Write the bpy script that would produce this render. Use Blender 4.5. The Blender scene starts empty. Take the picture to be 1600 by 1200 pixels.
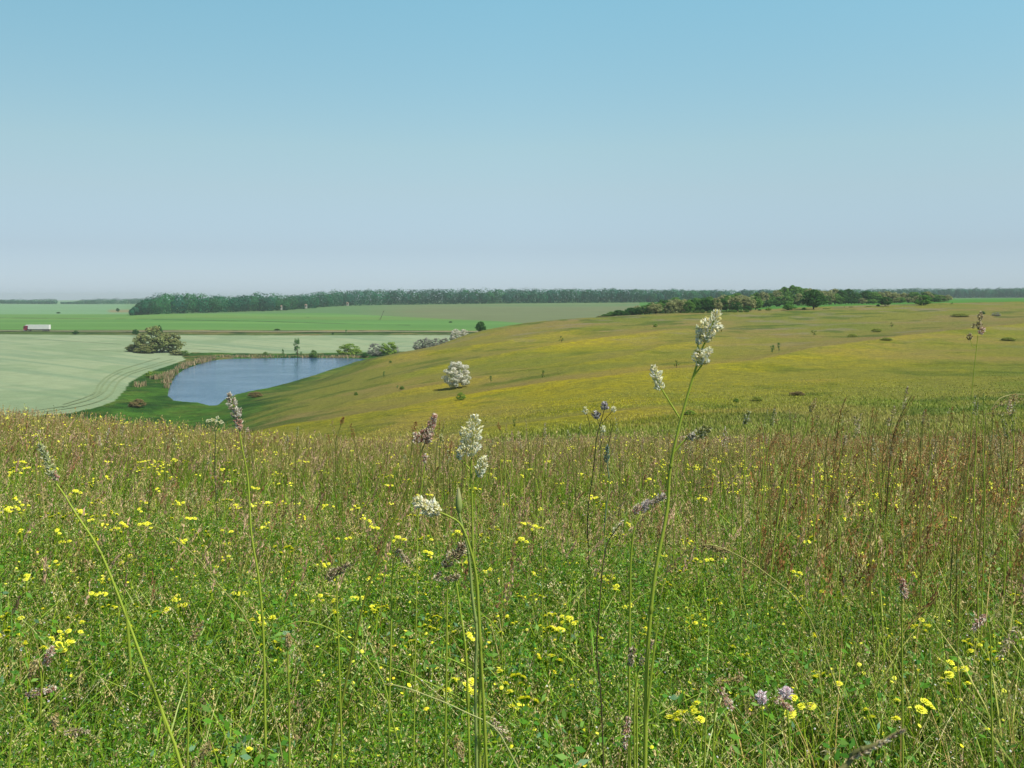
import bpy, math, random
import numpy as np
from mathutils import Vector
SC = bpy.context.scene
COL = SC.collection
RNG = np.random.default_rng(7)
random.seed(7)
F = 1555.6          # focal length in photograph pixels
HY = 462.0          # horizon row
R = math.radians

# ------------------------------------------------------------------ camera, sky, sun, exposure
cam = bpy.data.cameras.new('camera'); camo = bpy.data.objects.new('camera', cam); COL.objects.link(camo)
cam.sensor_width = 36; cam.lens = 36 * F / 1600; cam.shift_y = -(600 - HY) / 1600
cam.clip_start = 0.02; cam.clip_end = 60000
camo.location = (0, 0, 0); camo.rotation_euler = (R(90), 0, 0)
cam.dof.use_dof = True; cam.dof.focus_distance = 7; cam.dof.aperture_fstop = 36
SC.camera = camo
SUN_EL, SUN_AZ = 55, 120     # azimuth clockwise from the view direction (+Y)
w = bpy.data.worlds.new("World"); SC.world = w; w.use_nodes = True
nt = w.node_tree; nt.nodes.clear()
sky = nt.nodes.new('ShaderNodeTexSky'); sky.sky_type = 'NISHITA'; sky.sun_disc = False
sky.sun_elevation = R(SUN_EL); sky.sun_rotation = R(SUN_AZ); sky.altitude = 0
sky.air_density = 1.0; sky.dust_density = 0.2; sky.ozone_density = 1.0
tint = nt.nodes.new('ShaderNodeMix'); tint.data_type = 'RGBA'; tint.blend_type = 'MULTIPLY'; tint.inputs[0].default_value = 1
bg = nt.nodes.new('ShaderNodeBackground'); bg.inputs[1].default_value = 0.14
out = nt.nodes.new('ShaderNodeOutputWorld')
# colour balance of the air by height above the horizon
tc = nt.nodes.new('ShaderNodeTexCoord'); sx = nt.nodes.new('ShaderNodeSeparateXYZ'); rp = nt.nodes.new('ShaderNodeValToRGB')
nt.links.new(tc.outputs['Generated'], sx.inputs[0]); nt.links.new(sx.outputs[2], rp.inputs[0])
STOPS = [(0, .68, .92, 1.50), (.046, .755, .865, 1.15), (.104, 1.09, 1.12, 1.11), (.146, 1.26, 1.33, 1.17), (.285, 1.40, 1.86, 1.54), (.42, .6, .72, .64), (1, .36, .42, .4)]
while len(rp.color_ramp.elements) < len(STOPS): rp.color_ramp.elements.new(0.5)
for e_, (p_, r_, g_, b_) in zip(rp.color_ramp.elements, STOPS): e_.position = p_; e_.color = (r_ / 1.4, g_ / 1.4, b_ / 1.4, 1)
az = nt.nodes.new('ShaderNodeMapRange'); az.inputs[1].default_value = -.45; az.inputs[2].default_value = 0; az.inputs[3].default_value = .885; az.inputs[4].default_value = 1
vm = nt.nodes.new('ShaderNodeVectorMath'); vm.operation = 'SCALE'; nt.links.new(sx.outputs[0], az.inputs[0]); nt.links.new(sky.outputs[0], vm.inputs[0]); nt.links.new(az.outputs[0], vm.inputs['Scale'])
nt.links.new(vm.outputs[0], tint.inputs[6]); nt.links.new(rp.outputs[0], tint.inputs[7])
nt.links.new(tint.outputs[2], bg.inputs[0]); nt.links.new(bg.outputs[0], out.inputs[0])
sl = bpy.data.lights.new('sun', 'SUN'); sl.energy = 5.0; sl.angle = R(0.53); sl.color = (1, 0.95, 0.83)
so = bpy.data.objects.new('sun', sl); COL.objects.link(so)
sd = Vector((math.sin(R(SUN_AZ)) * math.cos(R(SUN_EL)), math.cos(R(SUN_AZ)) * math.cos(R(SUN_EL)), math.sin(R(SUN_EL))))
so.rotation_euler = sd.to_track_quat('Z', 'Y').to_euler(); so.location = sd * 50
SC.view_settings.view_transform = 'Standard'; SC.view_settings.look = 'None'
SC.view_settings.exposure = 0.0; SC.view_settings.gamma = 1
SC.cycles.max_bounces = 5; SC.cycles.diffuse_bounces = 4; SC.cycles.glossy_bounces = 2
SC.cycles.transmission_bounces = 3; SC.cycles.transparent_max_bounces = 4; SC.cycles.volume_bounces = 0
SC.cycles.caustics_reflective = False; SC.cycles.caustics_refractive = False

# ------------------------------------------------------------------ helpers
KC = 0.63
def C(r, g, b, k=1.0):
    """a colour as seen sunlit in 8-bit sRGB -> base colour"""
    f = lambda c: (c / 255 / 12.92) if c <= 10 else ((c / 255 + .055) / 1.055) ** 2.4
    return np.array([f(r), f(g), f(b)]) * KC * k

def tag(o, label=None, cat=None, group=None, kind=None):
    if label: o['label'] = label
    if cat: o['category'] = cat
    if group: o['group'] = group
    if kind: o['kind'] = kind
    return o

def empty(name, loc, label, cat, group=None, rz=0, s=1.0):
    o = bpy.data.objects.new(name, None); COL.objects.link(o); o.location = loc
    o.rotation_euler = (0, 0, rz); o.scale = (s, s, s); o.empty_display_size = 0.1
    return tag(o, label, cat, group, 'thing')

class Acc:
    """collects vertices, faces (3 or 4 sided) and a colour per vertex"""
    def __init__(s): s.v = []; s.c = []; s.t = []; s.q = []; s.n = 0
    def add(s, v, f, c):
        v = np.asarray(v, float).reshape(-1, 3); f = np.asarray(f, np.int64)
        c = np.asarray(c, float)
        if c.ndim == 1: c = np.tile(c, (len(v), 1))
        s.v.append(v); s.c.append(c)
        (s.t if f.shape[1] == 3 else s.q).append(f + s.n); s.n += len(v)
        return s
    def add2(s, v, t, q, c):
        n0 = s.n; s.add(v, q, c)
        s.t.append(np.asarray(t, np.int64) + n0)
    def mesh(s, name, smooth=False):
        me = bpy.data.meshes.new(name)
        v = np.concatenate(s.v); c = np.concatenate(s.c)
        t = np.concatenate(s.t) if s.t else np.zeros((0, 3), np.int64)
        q = np.concatenate(s.q) if s.q else np.zeros((0, 4), np.int64)
        me.vertices.add(len(v)); me.vertices.foreach_set('co', v.astype(np.float32).ravel())
        loops = np.concatenate([t.ravel(), q.ravel()])
        me.loops.add(len(loops)); me.loops.foreach_set('vertex_index', loops.astype(np.int32))
        tot = np.concatenate([np.full(len(t), 3), np.full(len(q), 4)]).astype(np.int32)
        st = np.concatenate([[0], np.cumsum(tot)[:-1]]).astype(np.int32)
        me.polygons.add(len(tot)); me.polygons.foreach_set('loop_start', st)
        try: me.polygons.foreach_set('loop_total', tot)
        except Exception: pass
        me.polygons.foreach_set('use_smooth', np.full(len(tot), smooth))
        a = me.color_attributes.new('Col', 'FLOAT_COLOR', 'POINT')
        c4 = np.ones((len(v), 4), np.float32); c4[:, :3] = np.clip(c, 0, 1)
        a.data.foreach_set('color', c4.ravel())
        me.update(calc_edges=True)
        return me
    def obj(s, name, mat, parent=None, smooth=False, loc=None):
        o = bpy.data.objects.new(name, s.mesh(name, smooth)); COL.objects.link(o)
        o.data.materials.append(mat)
        if parent: o.parent = parent
        if loc is not None: o.location = loc
        return o

def new_mat(name):
    m = bpy.data.materials.new(name); m.use_nodes = True; n = m.node_tree; n.nodes.clear()
    o = n.nodes.new('ShaderNodeOutputMaterial')
    return m, n, o

def nd(n, t, **k):
    x = n.nodes.new(t)
    for a, b in k.items():
        if isinstance(a, str) and hasattr(x, a): setattr(x, a, b)
    return x

def leaf_mat(name, trans=0.35, rough=0.55, spec=0.25):
    m, n, o = new_mat(name)
    at = nd(n, 'ShaderNodeAttribute', attribute_name='Col')
    p = nd(n, 'ShaderNodeBsdfPrincipled'); p.inputs['Roughness'].default_value = rough
    p.inputs['Specular IOR Level'].default_value = spec
    t = nd(n, 'ShaderNodeBsdfTranslucent')
    mx = nd(n, 'ShaderNodeMixShader'); mx.inputs[0].default_value = trans
    n.links.new(at.outputs[0], p.inputs[0]); n.links.new(at.outputs[0], t.inputs[0])
    n.links.new(p.outputs[0], mx.inputs[1]); n.links.new(t.outputs[0], mx.inputs[2]); n.links.new(mx.outputs[0], o.inputs[0])
    return m
def vc_mat(name, rough=0.7, spec=0.3, noise=0.0, nscale=8.0):
    m, n, o = new_mat(name)
    at = nd(n, 'ShaderNodeAttribute', attribute_name='Col')
    p = nd(n, 'ShaderNodeBsdfPrincipled'); p.inputs['Roughness'].default_value = rough
    p.inputs['Specular IOR Level'].default_value = spec
    src = at.outputs[0]
    if noise:
        tc = nd(n, 'ShaderNodeTexCoord'); nz = nd(n, 'ShaderNodeTexNoise'); nz.inputs['Scale'].default_value = nscale
        nz.inputs['Detail'].default_value = 4
        mr = nd(n, 'ShaderNodeMapRange'); mr.inputs[1].default_value = .25; mr.inputs[2].default_value = .75
        mr.inputs[3].default_value = 1 - noise; mr.inputs[4].default_value = 1 + noise
        mu = nd(n, 'ShaderNodeMix', data_type='RGBA', blend_type='MULTIPLY'); mu.inputs[0].default_value = 1
        n.links.new(tc.outputs['Object'], nz.inputs[0]); n.links.new(nz.outputs[0], mr.inputs[0])
        n.links.new(src, mu.inputs[6]); n.links.new(mr.outputs[0], mu.inputs[7]); src = mu.outputs[2]
    n.links.new(src, p.inputs[0]); n.links.new(p.outputs[0], o.inputs[0])
    return m
M_leaf = leaf_mat('leaf', 0.22); M_tree = leaf_mat('tree_foliage', 0.3, 0.6, 0.2)
M_petal = leaf_mat('petal', 0.22, 0.7, 0.1); M_stem = leaf_mat('grass_stem', 0.15, 0.5, 0.3)
M_bark = vc_mat('bark', 0.9, 0.1, 0.3, 6); M_paint = vc_mat('painted_metal', 0.45, 0.4, 0.08, 2)
M_rubber = vc_mat('rubber', 0.8, 0.2, 0.1, 4); M_wood = vc_mat('weathered_wood', 0.85, 0.15, 0.25, 5)

def smooth(a, b, x):
    t = np.clip((x - a) / (b - a), 0, 1); return t * t * (3 - 2 * t)
_lat = RNG.random((256, 256))
def vnoise(x, y, s=1.0, o=0):
    x = np.asarray(x) / s + 17.3 * o; y = np.asarray(y) / s + 9.1 * o
    xi = np.floor(x).astype(int); yi = np.floor(y).astype(int); fx = x - xi; fy = y - yi
    fx = fx * fx * (3 - 2 * fx); fy = fy * fy * (3 - 2 * fy)
    g = lambda i, j: _lat[(xi + i) % 256, (yi + j) % 256]
    return (g(0, 0) * (1 - fx) + g(1, 0) * fx) * (1 - fy) + (g(0, 1) * (1 - fx) + g(1, 1) * fx) * fy
def fbm(x, y, s, o=0, n=4):
    r = 0; a = 1; t = 0
    for i in range(n): r = r + a * vnoise(x, y, s / 2 ** i, o + i * 3); t += a; a *= .55
    return r / t

# ------------------------------------------------------------------ terrain height z(X, Y); the camera is at the origin
LAKE_Z = -28.0
# per column of the view: (distance Y, row in which the ground at that distance lies), plus the row of the ground at 22 m
PROF = {
 -400: (676, [(45,705),(100,700),(160,690),(200,668),(240,630),(300,597),(400,562),(500,538),(600,522.5),(655,516.5),(800,503),(1300,486),(1700,481),(2500,474.6),(5000,470)]),
 0:   (682, [(45,705),(100,702),(160,690),(205,662),(220,649),(300,597),(400,561),(500,538),(600,522.5),(655,516.5),(800,503.5),(1300,487),(1700,481),(2500,474.4),(5000,470)]),
 150: (692, [(45,712),(100,706),(160,690),(205,660),(230,638),(300,600),(400,563),(500,541),(600,523.5),(655,516.8),(800,503),(1250,488),(1700,482),(2500,475),(5000,470)]),
 300: (706, [(45,732),(80,722),(120,706),(180,683),(250,636),(300,612),(400,569.5),(450,558),(480,550),(600,523.8),(655,516.8),(800,502),(1000,489),(1400,480),(2500,474),(5000,470)]),
 450: (722, [(45,722),(80,705),(120,684),(180,645),(250,616),(310,603),(400,571),(450,558.5),(480,550.5),(600,524),(655,517),(800,503),(1100,486),(1350,479.5),(2500,474),(5000,470)]),
 600: (727, [(45,722),(80,699),(120,660),(180,617),(250,583),(300,562.5),(350,563),(440,558),(480,551),(600,523.8),(655,517),(850,500),(1400,476.5),(2500,474),(5000,470)]),
 800: (729, [(45,714),(80,680),(120,635),(180,588),(250,553),(320,527.5),(380,509),(450,519),(550,524),(655,517),(850,500),(1400,474),(2500,470),(5000,467)]),
 1000:(726, [(45,704),(80,660),(120,610),(180,565),(250,535),(320,512),(400,492.5),(500,496),(655,505),(850,494),(1100,482),(1400,472.5),(2500,468),(5000,466)]),
 1200:(729, [(45,702),(80,652),(120,603),(180,559),(250,529),(320,506),(400,487),(460,482.5),(600,480),(900,477),(1400,470),(2500,467),(5000,465)]),
 1400:(734, [(45,700),(80,645),(120,597),(180,555),(250,525),(320,500.5),(400,483),(450,475.5),(600,473.5),(900,470),(1600,467),(2500,465),(5000,464)]),
 1600:(734, [(45,697),(80,640),(120,593),(180,551),(250,521),(320,496),(400,478),(450,471.5),(600,469),(900,467),(1600,465.5),(2500,464.5),(5000,464)]),
 2000:(734, [(45,692),(80,634),(120,588),(180,545),(250,515),(320,491),(400,474),(450,468),(600,466.5),(900,465.5),(1600,465),(2500,464.5),(5000,464)]),
}
def pslopes(x, y):
    h = np.diff(x); d = np.diff(y) / h; m = np.zeros_like(y)
    for i in range(1, len(x) - 1):
        if d[i-1] * d[i] > 0:
            w1 = 2*h[i]+h[i-1]; w2 = h[i]+2*h[i-1]; m[i] = (w1+w2)/(w1/d[i-1]+w2/d[i])
    m[0] = d[0]; m[-1] = d[-1]; return m
def herm(x, xs, ys, ms):
    x = np.clip(x, xs[0], xs[-1]); i = np.clip(np.searchsorted(xs, x) - 1, 0, len(xs) - 2)
    h = xs[i+1] - xs[i]; t = (x - xs[i]) / h
    return ys[i]*(2*t**3-3*t**2+1) + h*ms[i]*(t**3-2*t**2+t) + ys[i+1]*(-2*t**3+3*t**2) + h*ms[i+1]*(t**3-t**2)
PX = np.array(sorted(PROF), float); PC = []
for p_ in sorted(PROF):
    r22, kn = PROF[p_]; z22 = -(r22 - HY) / F * 22
    ys = [-30, -8, 0, 3, 6, 10, 15, 22]; zs = [-1.2, -1.35] + [-1.5 + (z22 + 1.5) * (y / 22) ** 1.15 for y in ys[2:]]
    for y, r in kn: ys.append(y); zs.append(-(r - HY) / F * y)
    ys.append(30000); zs.append(zs[-1] * 30000 / 5000 * 0.55)
    s = np.log(np.array(ys, float) + 40); z = np.array(zs, float); PC.append((s, z, pslopes(s, z)))

LAKE_PX = [(262,618),(266,602),(274,587),(290,576),(312,569),(332,563),(360,560.5),(420,559.5),(480,559),(540,559.5),(572,561),(552,568),(520,576.5),(492,586),(455,597),(420,606),(392,611),(370,616),(352,623),(341,633),(328,634),(310,629),(292,628),(272,626)]
LAKE = np.array([((x - 800) / F * (LAKE_Z * -F / (y - HY)), LAKE_Z * -F / (y - HY)) for x, y in LAKE_PX])
def in_poly(x, y, poly):
    ins = np.zeros(np.shape(x), bool); n = len(poly)
    for i in range(n):
        x1, y1 = poly[i]; x2, y2 = poly[(i + 1) % n]
        c = ((y1 > y) != (y2 > y)); 
        if y2 != y1: ins ^= c & (x < (x2 - x1) * (y - y1) / (y2 - y1) + x1)
    return ins
def poly_dist(x, y, poly, closed=True):
    d = np.full(np.shape(x), 1e9); n = len(poly)
    for i in range(n if closed else n - 1):
        x1, y1 = poly[i]; x2, y2 = poly[(i + 1) % n]; dx, dy = x2 - x1, y2 - y1
        t = np.clip(((x - x1) * dx + (y - y1) * dy) / (dx * dx + dy * dy + 1e-9), 0, 1)
        d = np.minimum(d, np.hypot(x - x1 - t * dx, y - y1 - t * dy))
    return d
RIBS = [  # upper edges of the flowering bands on the hillside (photograph rows), strength
 ([(300,686),(405,672),(455,662),(505,656),(555,647),(605,640),(655,630),(705,621),(760,611),(810,604),(860,596),(935,590),(985,582),(1060,575),(1160,564),(1197,559),(1269,543),(1341,535),(1427,522),(1514,513),(1600,505),(1800,490)], 1.0, 26),
 ([(500,641),(510,637),(555,627),(605,615),(692,599),(740,592),(800,584)], .8, 11),
 ([(570,600),(580,595),(617,587),(667,575),(705,566),(755,557),(800,549),(910,532),(960,525),(1035,517),(1100,512)], .75, 12),
 ([(540,570),(562,566),(600,557),(655,549),(720,541),(780,534),(860,520),(950,508)], .75, 12),
 ([(870,575),(985,553),(1035,540),(1100,530),(1160,526)], .5, 12),
 ([(640,540),(700,528),(760,517),(830,508)], .45, 10),
 ([(660,690),(760,668),(900,650),(1000,640),(1100,632)], .55, 16),
]
def zfun(X, Y, ribs=True):
    X = np.asarray(X, float); Y = np.asarray(Y, float)
    px = np.clip(800 + F * X / np.maximum(Y, 6), PX[0], PX[-1])
    s = np.log(np.maximum(Y, -29) + 40)
    A = np.stack([herm(s, *p) for p in PC], -1)
    n = len(PX); i = np.clip(np.searchsorted(PX, px) - 1, 0, n - 2)
    g = lambda k: np.take_along_axis(A, np.clip(k, 0, n - 1)[..., None], -1)[..., 0]
    x0 = PX[np.clip(i-1, 0, n-1)]; x1 = PX[i]; x2 = PX[i+1]; x3 = PX[np.clip(i+2, 0, n-1)]
    y0, y1, y2, y3 = g(i-1), g(i), g(i+1), g(i+2); h = x2 - x1
    m1 = (y2 - y0) / (x2 - x0); m2 = (y3 - y1) / (x3 - x1); t = (px - x1) / h
    z = y1*(2*t**3-3*t**2+1) + h*m1*(t**3-2*t**2+t) + y2*(-2*t**3+3*t**2) + h*m2*(t**3-t**2)
    # the lake basin
    m = (Y > 200) & (Y < 600) & (px < 700) & (px > -50)
    if np.any(m):
        Xm, Ym = X[m], Y[m]; d = poly_dist(Xm, Ym, LAKE); ins = in_poly(Xm, Ym, LAKE)
        zm = z[m]; out_ = np.maximum(zm, LAKE_Z + 0.15)
        bank = LAKE_Z + 0.06 + 0.05 * d
        out_ = bank + (out_ - bank) * smooth(0, 22, d)
        z[m] = np.where(ins, LAKE_Z - 0.05 - np.minimum(1.6, d * 0.15), out_)
    # undulation
    z = z + (fbm(X, Y, 9.0, 2) - .5) * 0.5 * smooth(20, 50, Y) * (1 - smooth(170, 230, Y) * smooth(700, 500, px)) * (1 - smooth(430, 600, Y))
    z = z + (fbm(X, Y, 1.6, 5, 2) - .5) * 0.16 * (1 - smooth(40, 80, Y))
    if ribs:
        m = (Y > 60) & (Y < 420) & (px > 380)
        if np.any(m):
            row = HY - z[m] / Y[m] * F; b = 0
            for pts, st, wd in RIBS:
                P = np.array(pts, float); pm = px[m]; e = row - np.interp(pm, P[:, 0], P[:, 1]); fd = smooth(P[0, 0] - 10, P[0, 0] + 50, pm) * smooth(P[-1, 0] + 10, P[-1, 0] - 60, pm)
                b = b + fd * st * np.exp(-((e - wd * .25) / (wd * .45)) ** 2) * 0.9
            z[m] = z[m] + b * (Y[m] / 200) * 0.9
    return z
def g1(x, y): return float(zfun(np.array([x]), np.array([y]))[0])
_YS = np.exp(np.linspace(math.log(1.2), math.log(4000), 1500))
def hit(px, py, ymin=1.2, ymax=4000, up=0.0):
    """the ground point seen at a photograph pixel (optionally the ground below a thing `up` metres tall)"""
    u = (px - 800) / F; X = u * _YS; zr = -(py - HY) / F * _YS; zg = zfun(X, _YS) + up
    ok = (zg >= zr) & (_YS >= ymin) & (_YS <= ymax)
    i = int(np.argmax(ok)) if ok.any() else int(np.argmin(np.abs(zg - zr) / _YS + 1e3 * ((_YS < ymin) | (_YS > ymax))))
    return float(X[i]), float(_YS[i]), float(zg[i] - up)
def W(px, py, Y): return np.array([(px - 800) / F * Y, Y, -(py - HY) / F * Y])
# ------------------------------------------------------------------ ground sheet, cut along its fields
NU = 1000; uu = np.linspace(-1, 1, NU); U = 0.62 * uu + 0.9 * np.sign(uu) * np.abs(uu) ** 5
r1 = np.concatenate([np.linspace(-25, 0, 14), np.exp(np.linspace(0, math.log(61), 190)) - 1, np.linspace(60.6, 200, 130)[0:], np.linspace(201.5, 700, 330), np.exp(np.linspace(math.log(706), math.log(2600), 150)), np.exp(np.linspace(math.log(2700), math.log(9000), 16))])
YR = np.unique(np.round(r1, 4)); NV = len(YR)
GX = U[None, :] * (np.maximum(YR, 0)[:, None] + 12); GY = np.repeat(YR[:, None], NU, 1)
GZ = zfun(GX, GY)
gpx = 800 + F * GX / np.maximum(GY, 3); gpy = HY - GZ / np.maximum(GY, 3) * F
WHEAT = [(-3000,690),(0,651),(60,649.5),(110,645.5),(150,637),(178,627),(193,612),(203,597),(228,583),(262,572),(290,562),(284,556.5),(300,550.5),(380,552),(480,552.5),(560,550),(650,549),(1000,549),(1000,523.5),(700,523.5),(400,524),(0,521.5),(-3000,515)]
jag = (vnoise(GX, GY, 3.0, 8) - .5) * 3.0
zone = np.zeros(GX.shape, int)            # 0 meadow near the camera
vline = np.interp(gpy, [470,560,597,603,620,650,672,690,710], [600,600,500,480,450,440,405,330,100])   # edge of the valley bottom
zone[(GY > 58)] = 1                       # 1 hillside
zone[(GY > 58) & (gpx + jag * 4 < vline) & (gpy > 556) & (gpy < 720) & (GY < 600)] = 2     # 2 valley bottom
zone[(GY > 440) & (GY < 600) & (gpx < 1000)] = 2
zone[(GY > 190) & (GY < 640) & in_poly(gpx, gpy + jag * .25, WHEAT) & (gpx < 1000) & ((gpx < 330) | (GY > 440))] = 3   # 3 pale wheat
zone[(GY >= 600) & (GY < 668) & (gpx < 1100)] = 4                            # 4 road verge
bl = np.interp(gpx, [-3000,0,210,380,500,600,700,780,830,1000], [491,491,491,489.5,489,493.5,498.5,502,506,520])
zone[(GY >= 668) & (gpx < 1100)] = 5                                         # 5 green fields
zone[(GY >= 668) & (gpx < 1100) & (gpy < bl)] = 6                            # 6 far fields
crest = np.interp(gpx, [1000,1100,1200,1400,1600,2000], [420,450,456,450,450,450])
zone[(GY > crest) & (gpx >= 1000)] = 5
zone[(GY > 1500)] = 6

gc = np.zeros(GX.shape + (3,)); g2 = np.zeros_like(gc)
def setc(mask, a, b):
    gc[mask] = a; g2[mask] = b
def lerp(a, b, t): return a * (1 - t[..., None]) + b * t[..., None]
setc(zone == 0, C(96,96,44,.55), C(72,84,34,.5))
# near-to-hill transition band gets the colour of standing grass
n1 = fbm(GX, GY, 26, 1); n2 = fbm(GX, GY, 7, 4); n3 = fbm(GX, GY, 16, 6)
olive = C(138,140,60); brown = C(152,138,82); green = C(108,132,44); yellow = C(188,174,14); lilac = C(150,140,120)
h = lerp(np.broadcast_to(olive, gc.shape), brown, smooth(.45, .65, n1) * .8)
grn = smooth(.52, .68, n3)
lowr = smooth(575, 690, gpy) * smooth(620, 900, gpx)
h = lerp(h, green, np.clip(grn * .45 + lowr * .3, 0, .9))
ym = np.zeros(GX.shape); ab = np.zeros(GX.shape)
for pts, st, wd in RIBS:
    P = np.array(pts, float); e = gpy + (n1 - .5) * 3 + (n2 - .5) * 2 - np.interp(gpx, P[:, 0], P[:, 1]); fd = smooth(P[0, 0] - 20, P[0, 0] + 110, gpx) * smooth(P[-1, 0] + 20, P[-1, 0] - 120, gpx)
    ym = np.maximum(ym, fd * st * smooth(-1.0, 1.2, e) * np.exp(-np.maximum(e, 0) / (wd * 1.0)))
    ab = np.maximum(ab, fd * st * smooth(1.5, -1, e) * np.exp(-np.maximum(-e, 0) / 9))
broad = np.exp(-((gpx - 1180) / 330) ** 2) * np.exp(-((gpy - 575) / 32.) ** 2) * .55 + np.exp(-((gpx - 900) / 260) ** 2) * np.exp(-((gpy - 625) / 30.) ** 2) * .5 + np.exp(-((gpx - 900) / 220) ** 2) * np.exp(-((gpy - 535) / 22.) ** 2) * .35
ym = np.clip(ym * smooth(1250, 1000, gpx) + ym * .55 * smooth(1000, 1250, gpx) + broad, 0, 1) * (.38 + .62 * smooth(.36, .62, n2 * .5 + n1 * .5))
h = lerp(h, C(146,128,84), ab * .75)
h = lerp(h, lilac, smooth(.60, .70, fbm(GX, GY, 14, 9)) * .5 * smooth(560, 520, gpy))
h = lerp(h, C(84,110,40), smooth(.6, .7, fbm(GX, GY, 12, 12)) * .7)
hs = lerp(h, yellow, ym * .95) * 1.37
gc[zone == 1] = hs[zone == 1]; hd = hs * .45 + h * .5
g2[zone == 1] = (lerp(h, C(112,122,46), np.full(GX.shape, .35)) * 1.1)[zone == 1]
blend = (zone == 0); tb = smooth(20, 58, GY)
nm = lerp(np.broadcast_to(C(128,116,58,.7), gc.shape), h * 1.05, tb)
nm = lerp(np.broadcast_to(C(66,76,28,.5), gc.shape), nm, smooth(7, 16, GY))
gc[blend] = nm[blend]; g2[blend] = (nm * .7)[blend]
v = lerp(np.broadcast_to(C(84,132,40), gc.shape), C(52,98,30), smooth(.4, .6, n3)); v = lerp(v, C(112,136,52), smooth(.55, .7, n2) * .6)
v = lerp(v, C(150,136,84), smooth(.6, .66, n2) * smooth(520, 560, gpy) * .7 * (gpy < 575))
v = v * 1.15; vt = smooth(-30, 60, vline + (n2 - .5) * 120 - gpx) * (GY < 440) * smooth(548, 566, gpy) + (GY >= 440) * (zone == 2)
hv = lerp(hs, v, vt); h2 = lerp(hd, v * .6, vt)
for z_ in (1, 2): gc[zone == z_] = hv[zone == z_]; g2[zone == z_] = h2[zone == z_]
ra, rb = GX * .756 - GY * .654, GX * .654 + GY * .756; wv = fbm(ra * .04, rb, 4, 15) * .7 + fbm(ra * .02, rb, 22, 16) * .4; wt = lerp(np.broadcast_to(C(160,186,148), gc.shape), C(184,202,160), smooth(.38, .6, wv)); wt = lerp(wt, C(154,182,138), smooth(.5, .7, n1) * .6)
gc[zone == 3] = wt[zone == 3]; g2[zone == 3] = (wt * .9)[zone == 3]
vg = lerp(np.broadcast_to(C(104,134,62), gc.shape), C(164,154,96), smooth(.45, .62, fbm(GX * .5, GY, 14, 18)) * smooth(50, 350, gpx)); vg = lerp(vg, C(52,86,38), smooth(.5, .7, n2) * .7)
gc[zone == 4] = vg[zone == 4]; g2[zone == 4] = (vg * .75)[zone == 4]
gf = lerp(np.broadcast_to(C(112,166,84), gc.shape), C(128,178,92), smooth(.35, .65, fbm(GX * .05, GY, 30, 21)))
dline = np.interp(gpx, [-2000,0,210,400,600,640], [496,496.6,498.5,502,507.5,508])
gf = lerp(gf, C(60,92,44), np.exp(-((gpy - dline) / .55) ** 2) * .8 * (gpx < 640) * smooth(.3, .45, vnoise(GX, GY, 12, 3)))
gf = lerp(gf, C(136,160,84), smooth(.5, .7, fbm(GX * .05, GY, 60, 22)) * .5)
gf = lerp(gf, C(96,158,60), np.broadcast_to((gpx > 1000) * 1.0, gpx.shape))
gc[zone == 5] = gf[zone == 5]; g2[zone == 5] = (gf * .92)[zone == 5]
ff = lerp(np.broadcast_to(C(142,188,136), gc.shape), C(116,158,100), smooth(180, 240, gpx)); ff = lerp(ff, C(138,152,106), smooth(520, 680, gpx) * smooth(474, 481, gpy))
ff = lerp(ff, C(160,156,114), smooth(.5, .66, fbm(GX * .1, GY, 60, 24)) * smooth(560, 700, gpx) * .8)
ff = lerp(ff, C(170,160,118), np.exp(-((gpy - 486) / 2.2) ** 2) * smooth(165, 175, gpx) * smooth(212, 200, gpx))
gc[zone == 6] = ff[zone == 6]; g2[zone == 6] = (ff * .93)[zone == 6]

def ground_mat(name, scales, bump, contrast):
    m, n, o = new_mat(name)
    a = nd(n, 'ShaderNodeAttribute', attribute_name='Col'); b = nd(n, 'ShaderNodeAttribute', attribute_name='Col2')
    g = nd(n, 'ShaderNodeNewGeometry'); L = n.links.new
    p = nd(n, 'ShaderNodeBsdfPrincipled'); p.inputs['Roughness'].default_value = .9; p.inputs['Specular IOR Level'].default_value = .1
    N = []
    for s, sx in scales:
        mp = nd(n, 'ShaderNodeMapping'); mp.inputs['Scale'].default_value = (sx, 1, 1)
        z = nd(n, 'ShaderNodeTexNoise'); z.inputs['Scale'].default_value = s; z.inputs['Detail'].default_value = 5; z.inputs['Roughness'].default_value = .65
        L(g.outputs['Position'], mp.inputs[0]); L(mp.outputs[0], z.inputs[0]); N.append(z.outputs[0])
    r = nd(n, 'ShaderNodeMapRange'); r.inputs[1].default_value = .40; r.inputs[2].default_value = .60; L(N[0], r.inputs[0])
    mx = nd(n, 'ShaderNodeMix', data_type='RGBA'); L(r.outputs[0], mx.inputs[0]); L(a.outputs[0], mx.inputs[6]); L(b.outputs[0], mx.inputs[7])
    r2 = nd(n, 'ShaderNodeMapRange'); r2.inputs[1].default_value = .3; r2.inputs[2].default_value = .7
    r2.inputs[3].default_value = 1 - contrast; r2.inputs[4].default_value = 1 + contrast; L(N[1], r2.inputs[0])
    mu = nd(n, 'ShaderNodeMix', data_type='RGBA', blend_type='MULTIPLY'); mu.inputs[0].default_value = 1
    L(mx.outputs[2], mu.inputs[6]); L(r2.outputs[0], mu.inputs[7]); L(mu.outputs[2], p.inputs[0])
    bp = nd(n, 'ShaderNodeBump'); bp.inputs['Strength'].default_value = 1; bp.inputs['Distance'].default_value = bump
    L(N[1], bp.inputs['Height']); L(bp.outputs[0], p.inputs['Normal']); L(p.outputs[0], o.inputs[0])
    return m
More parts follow.
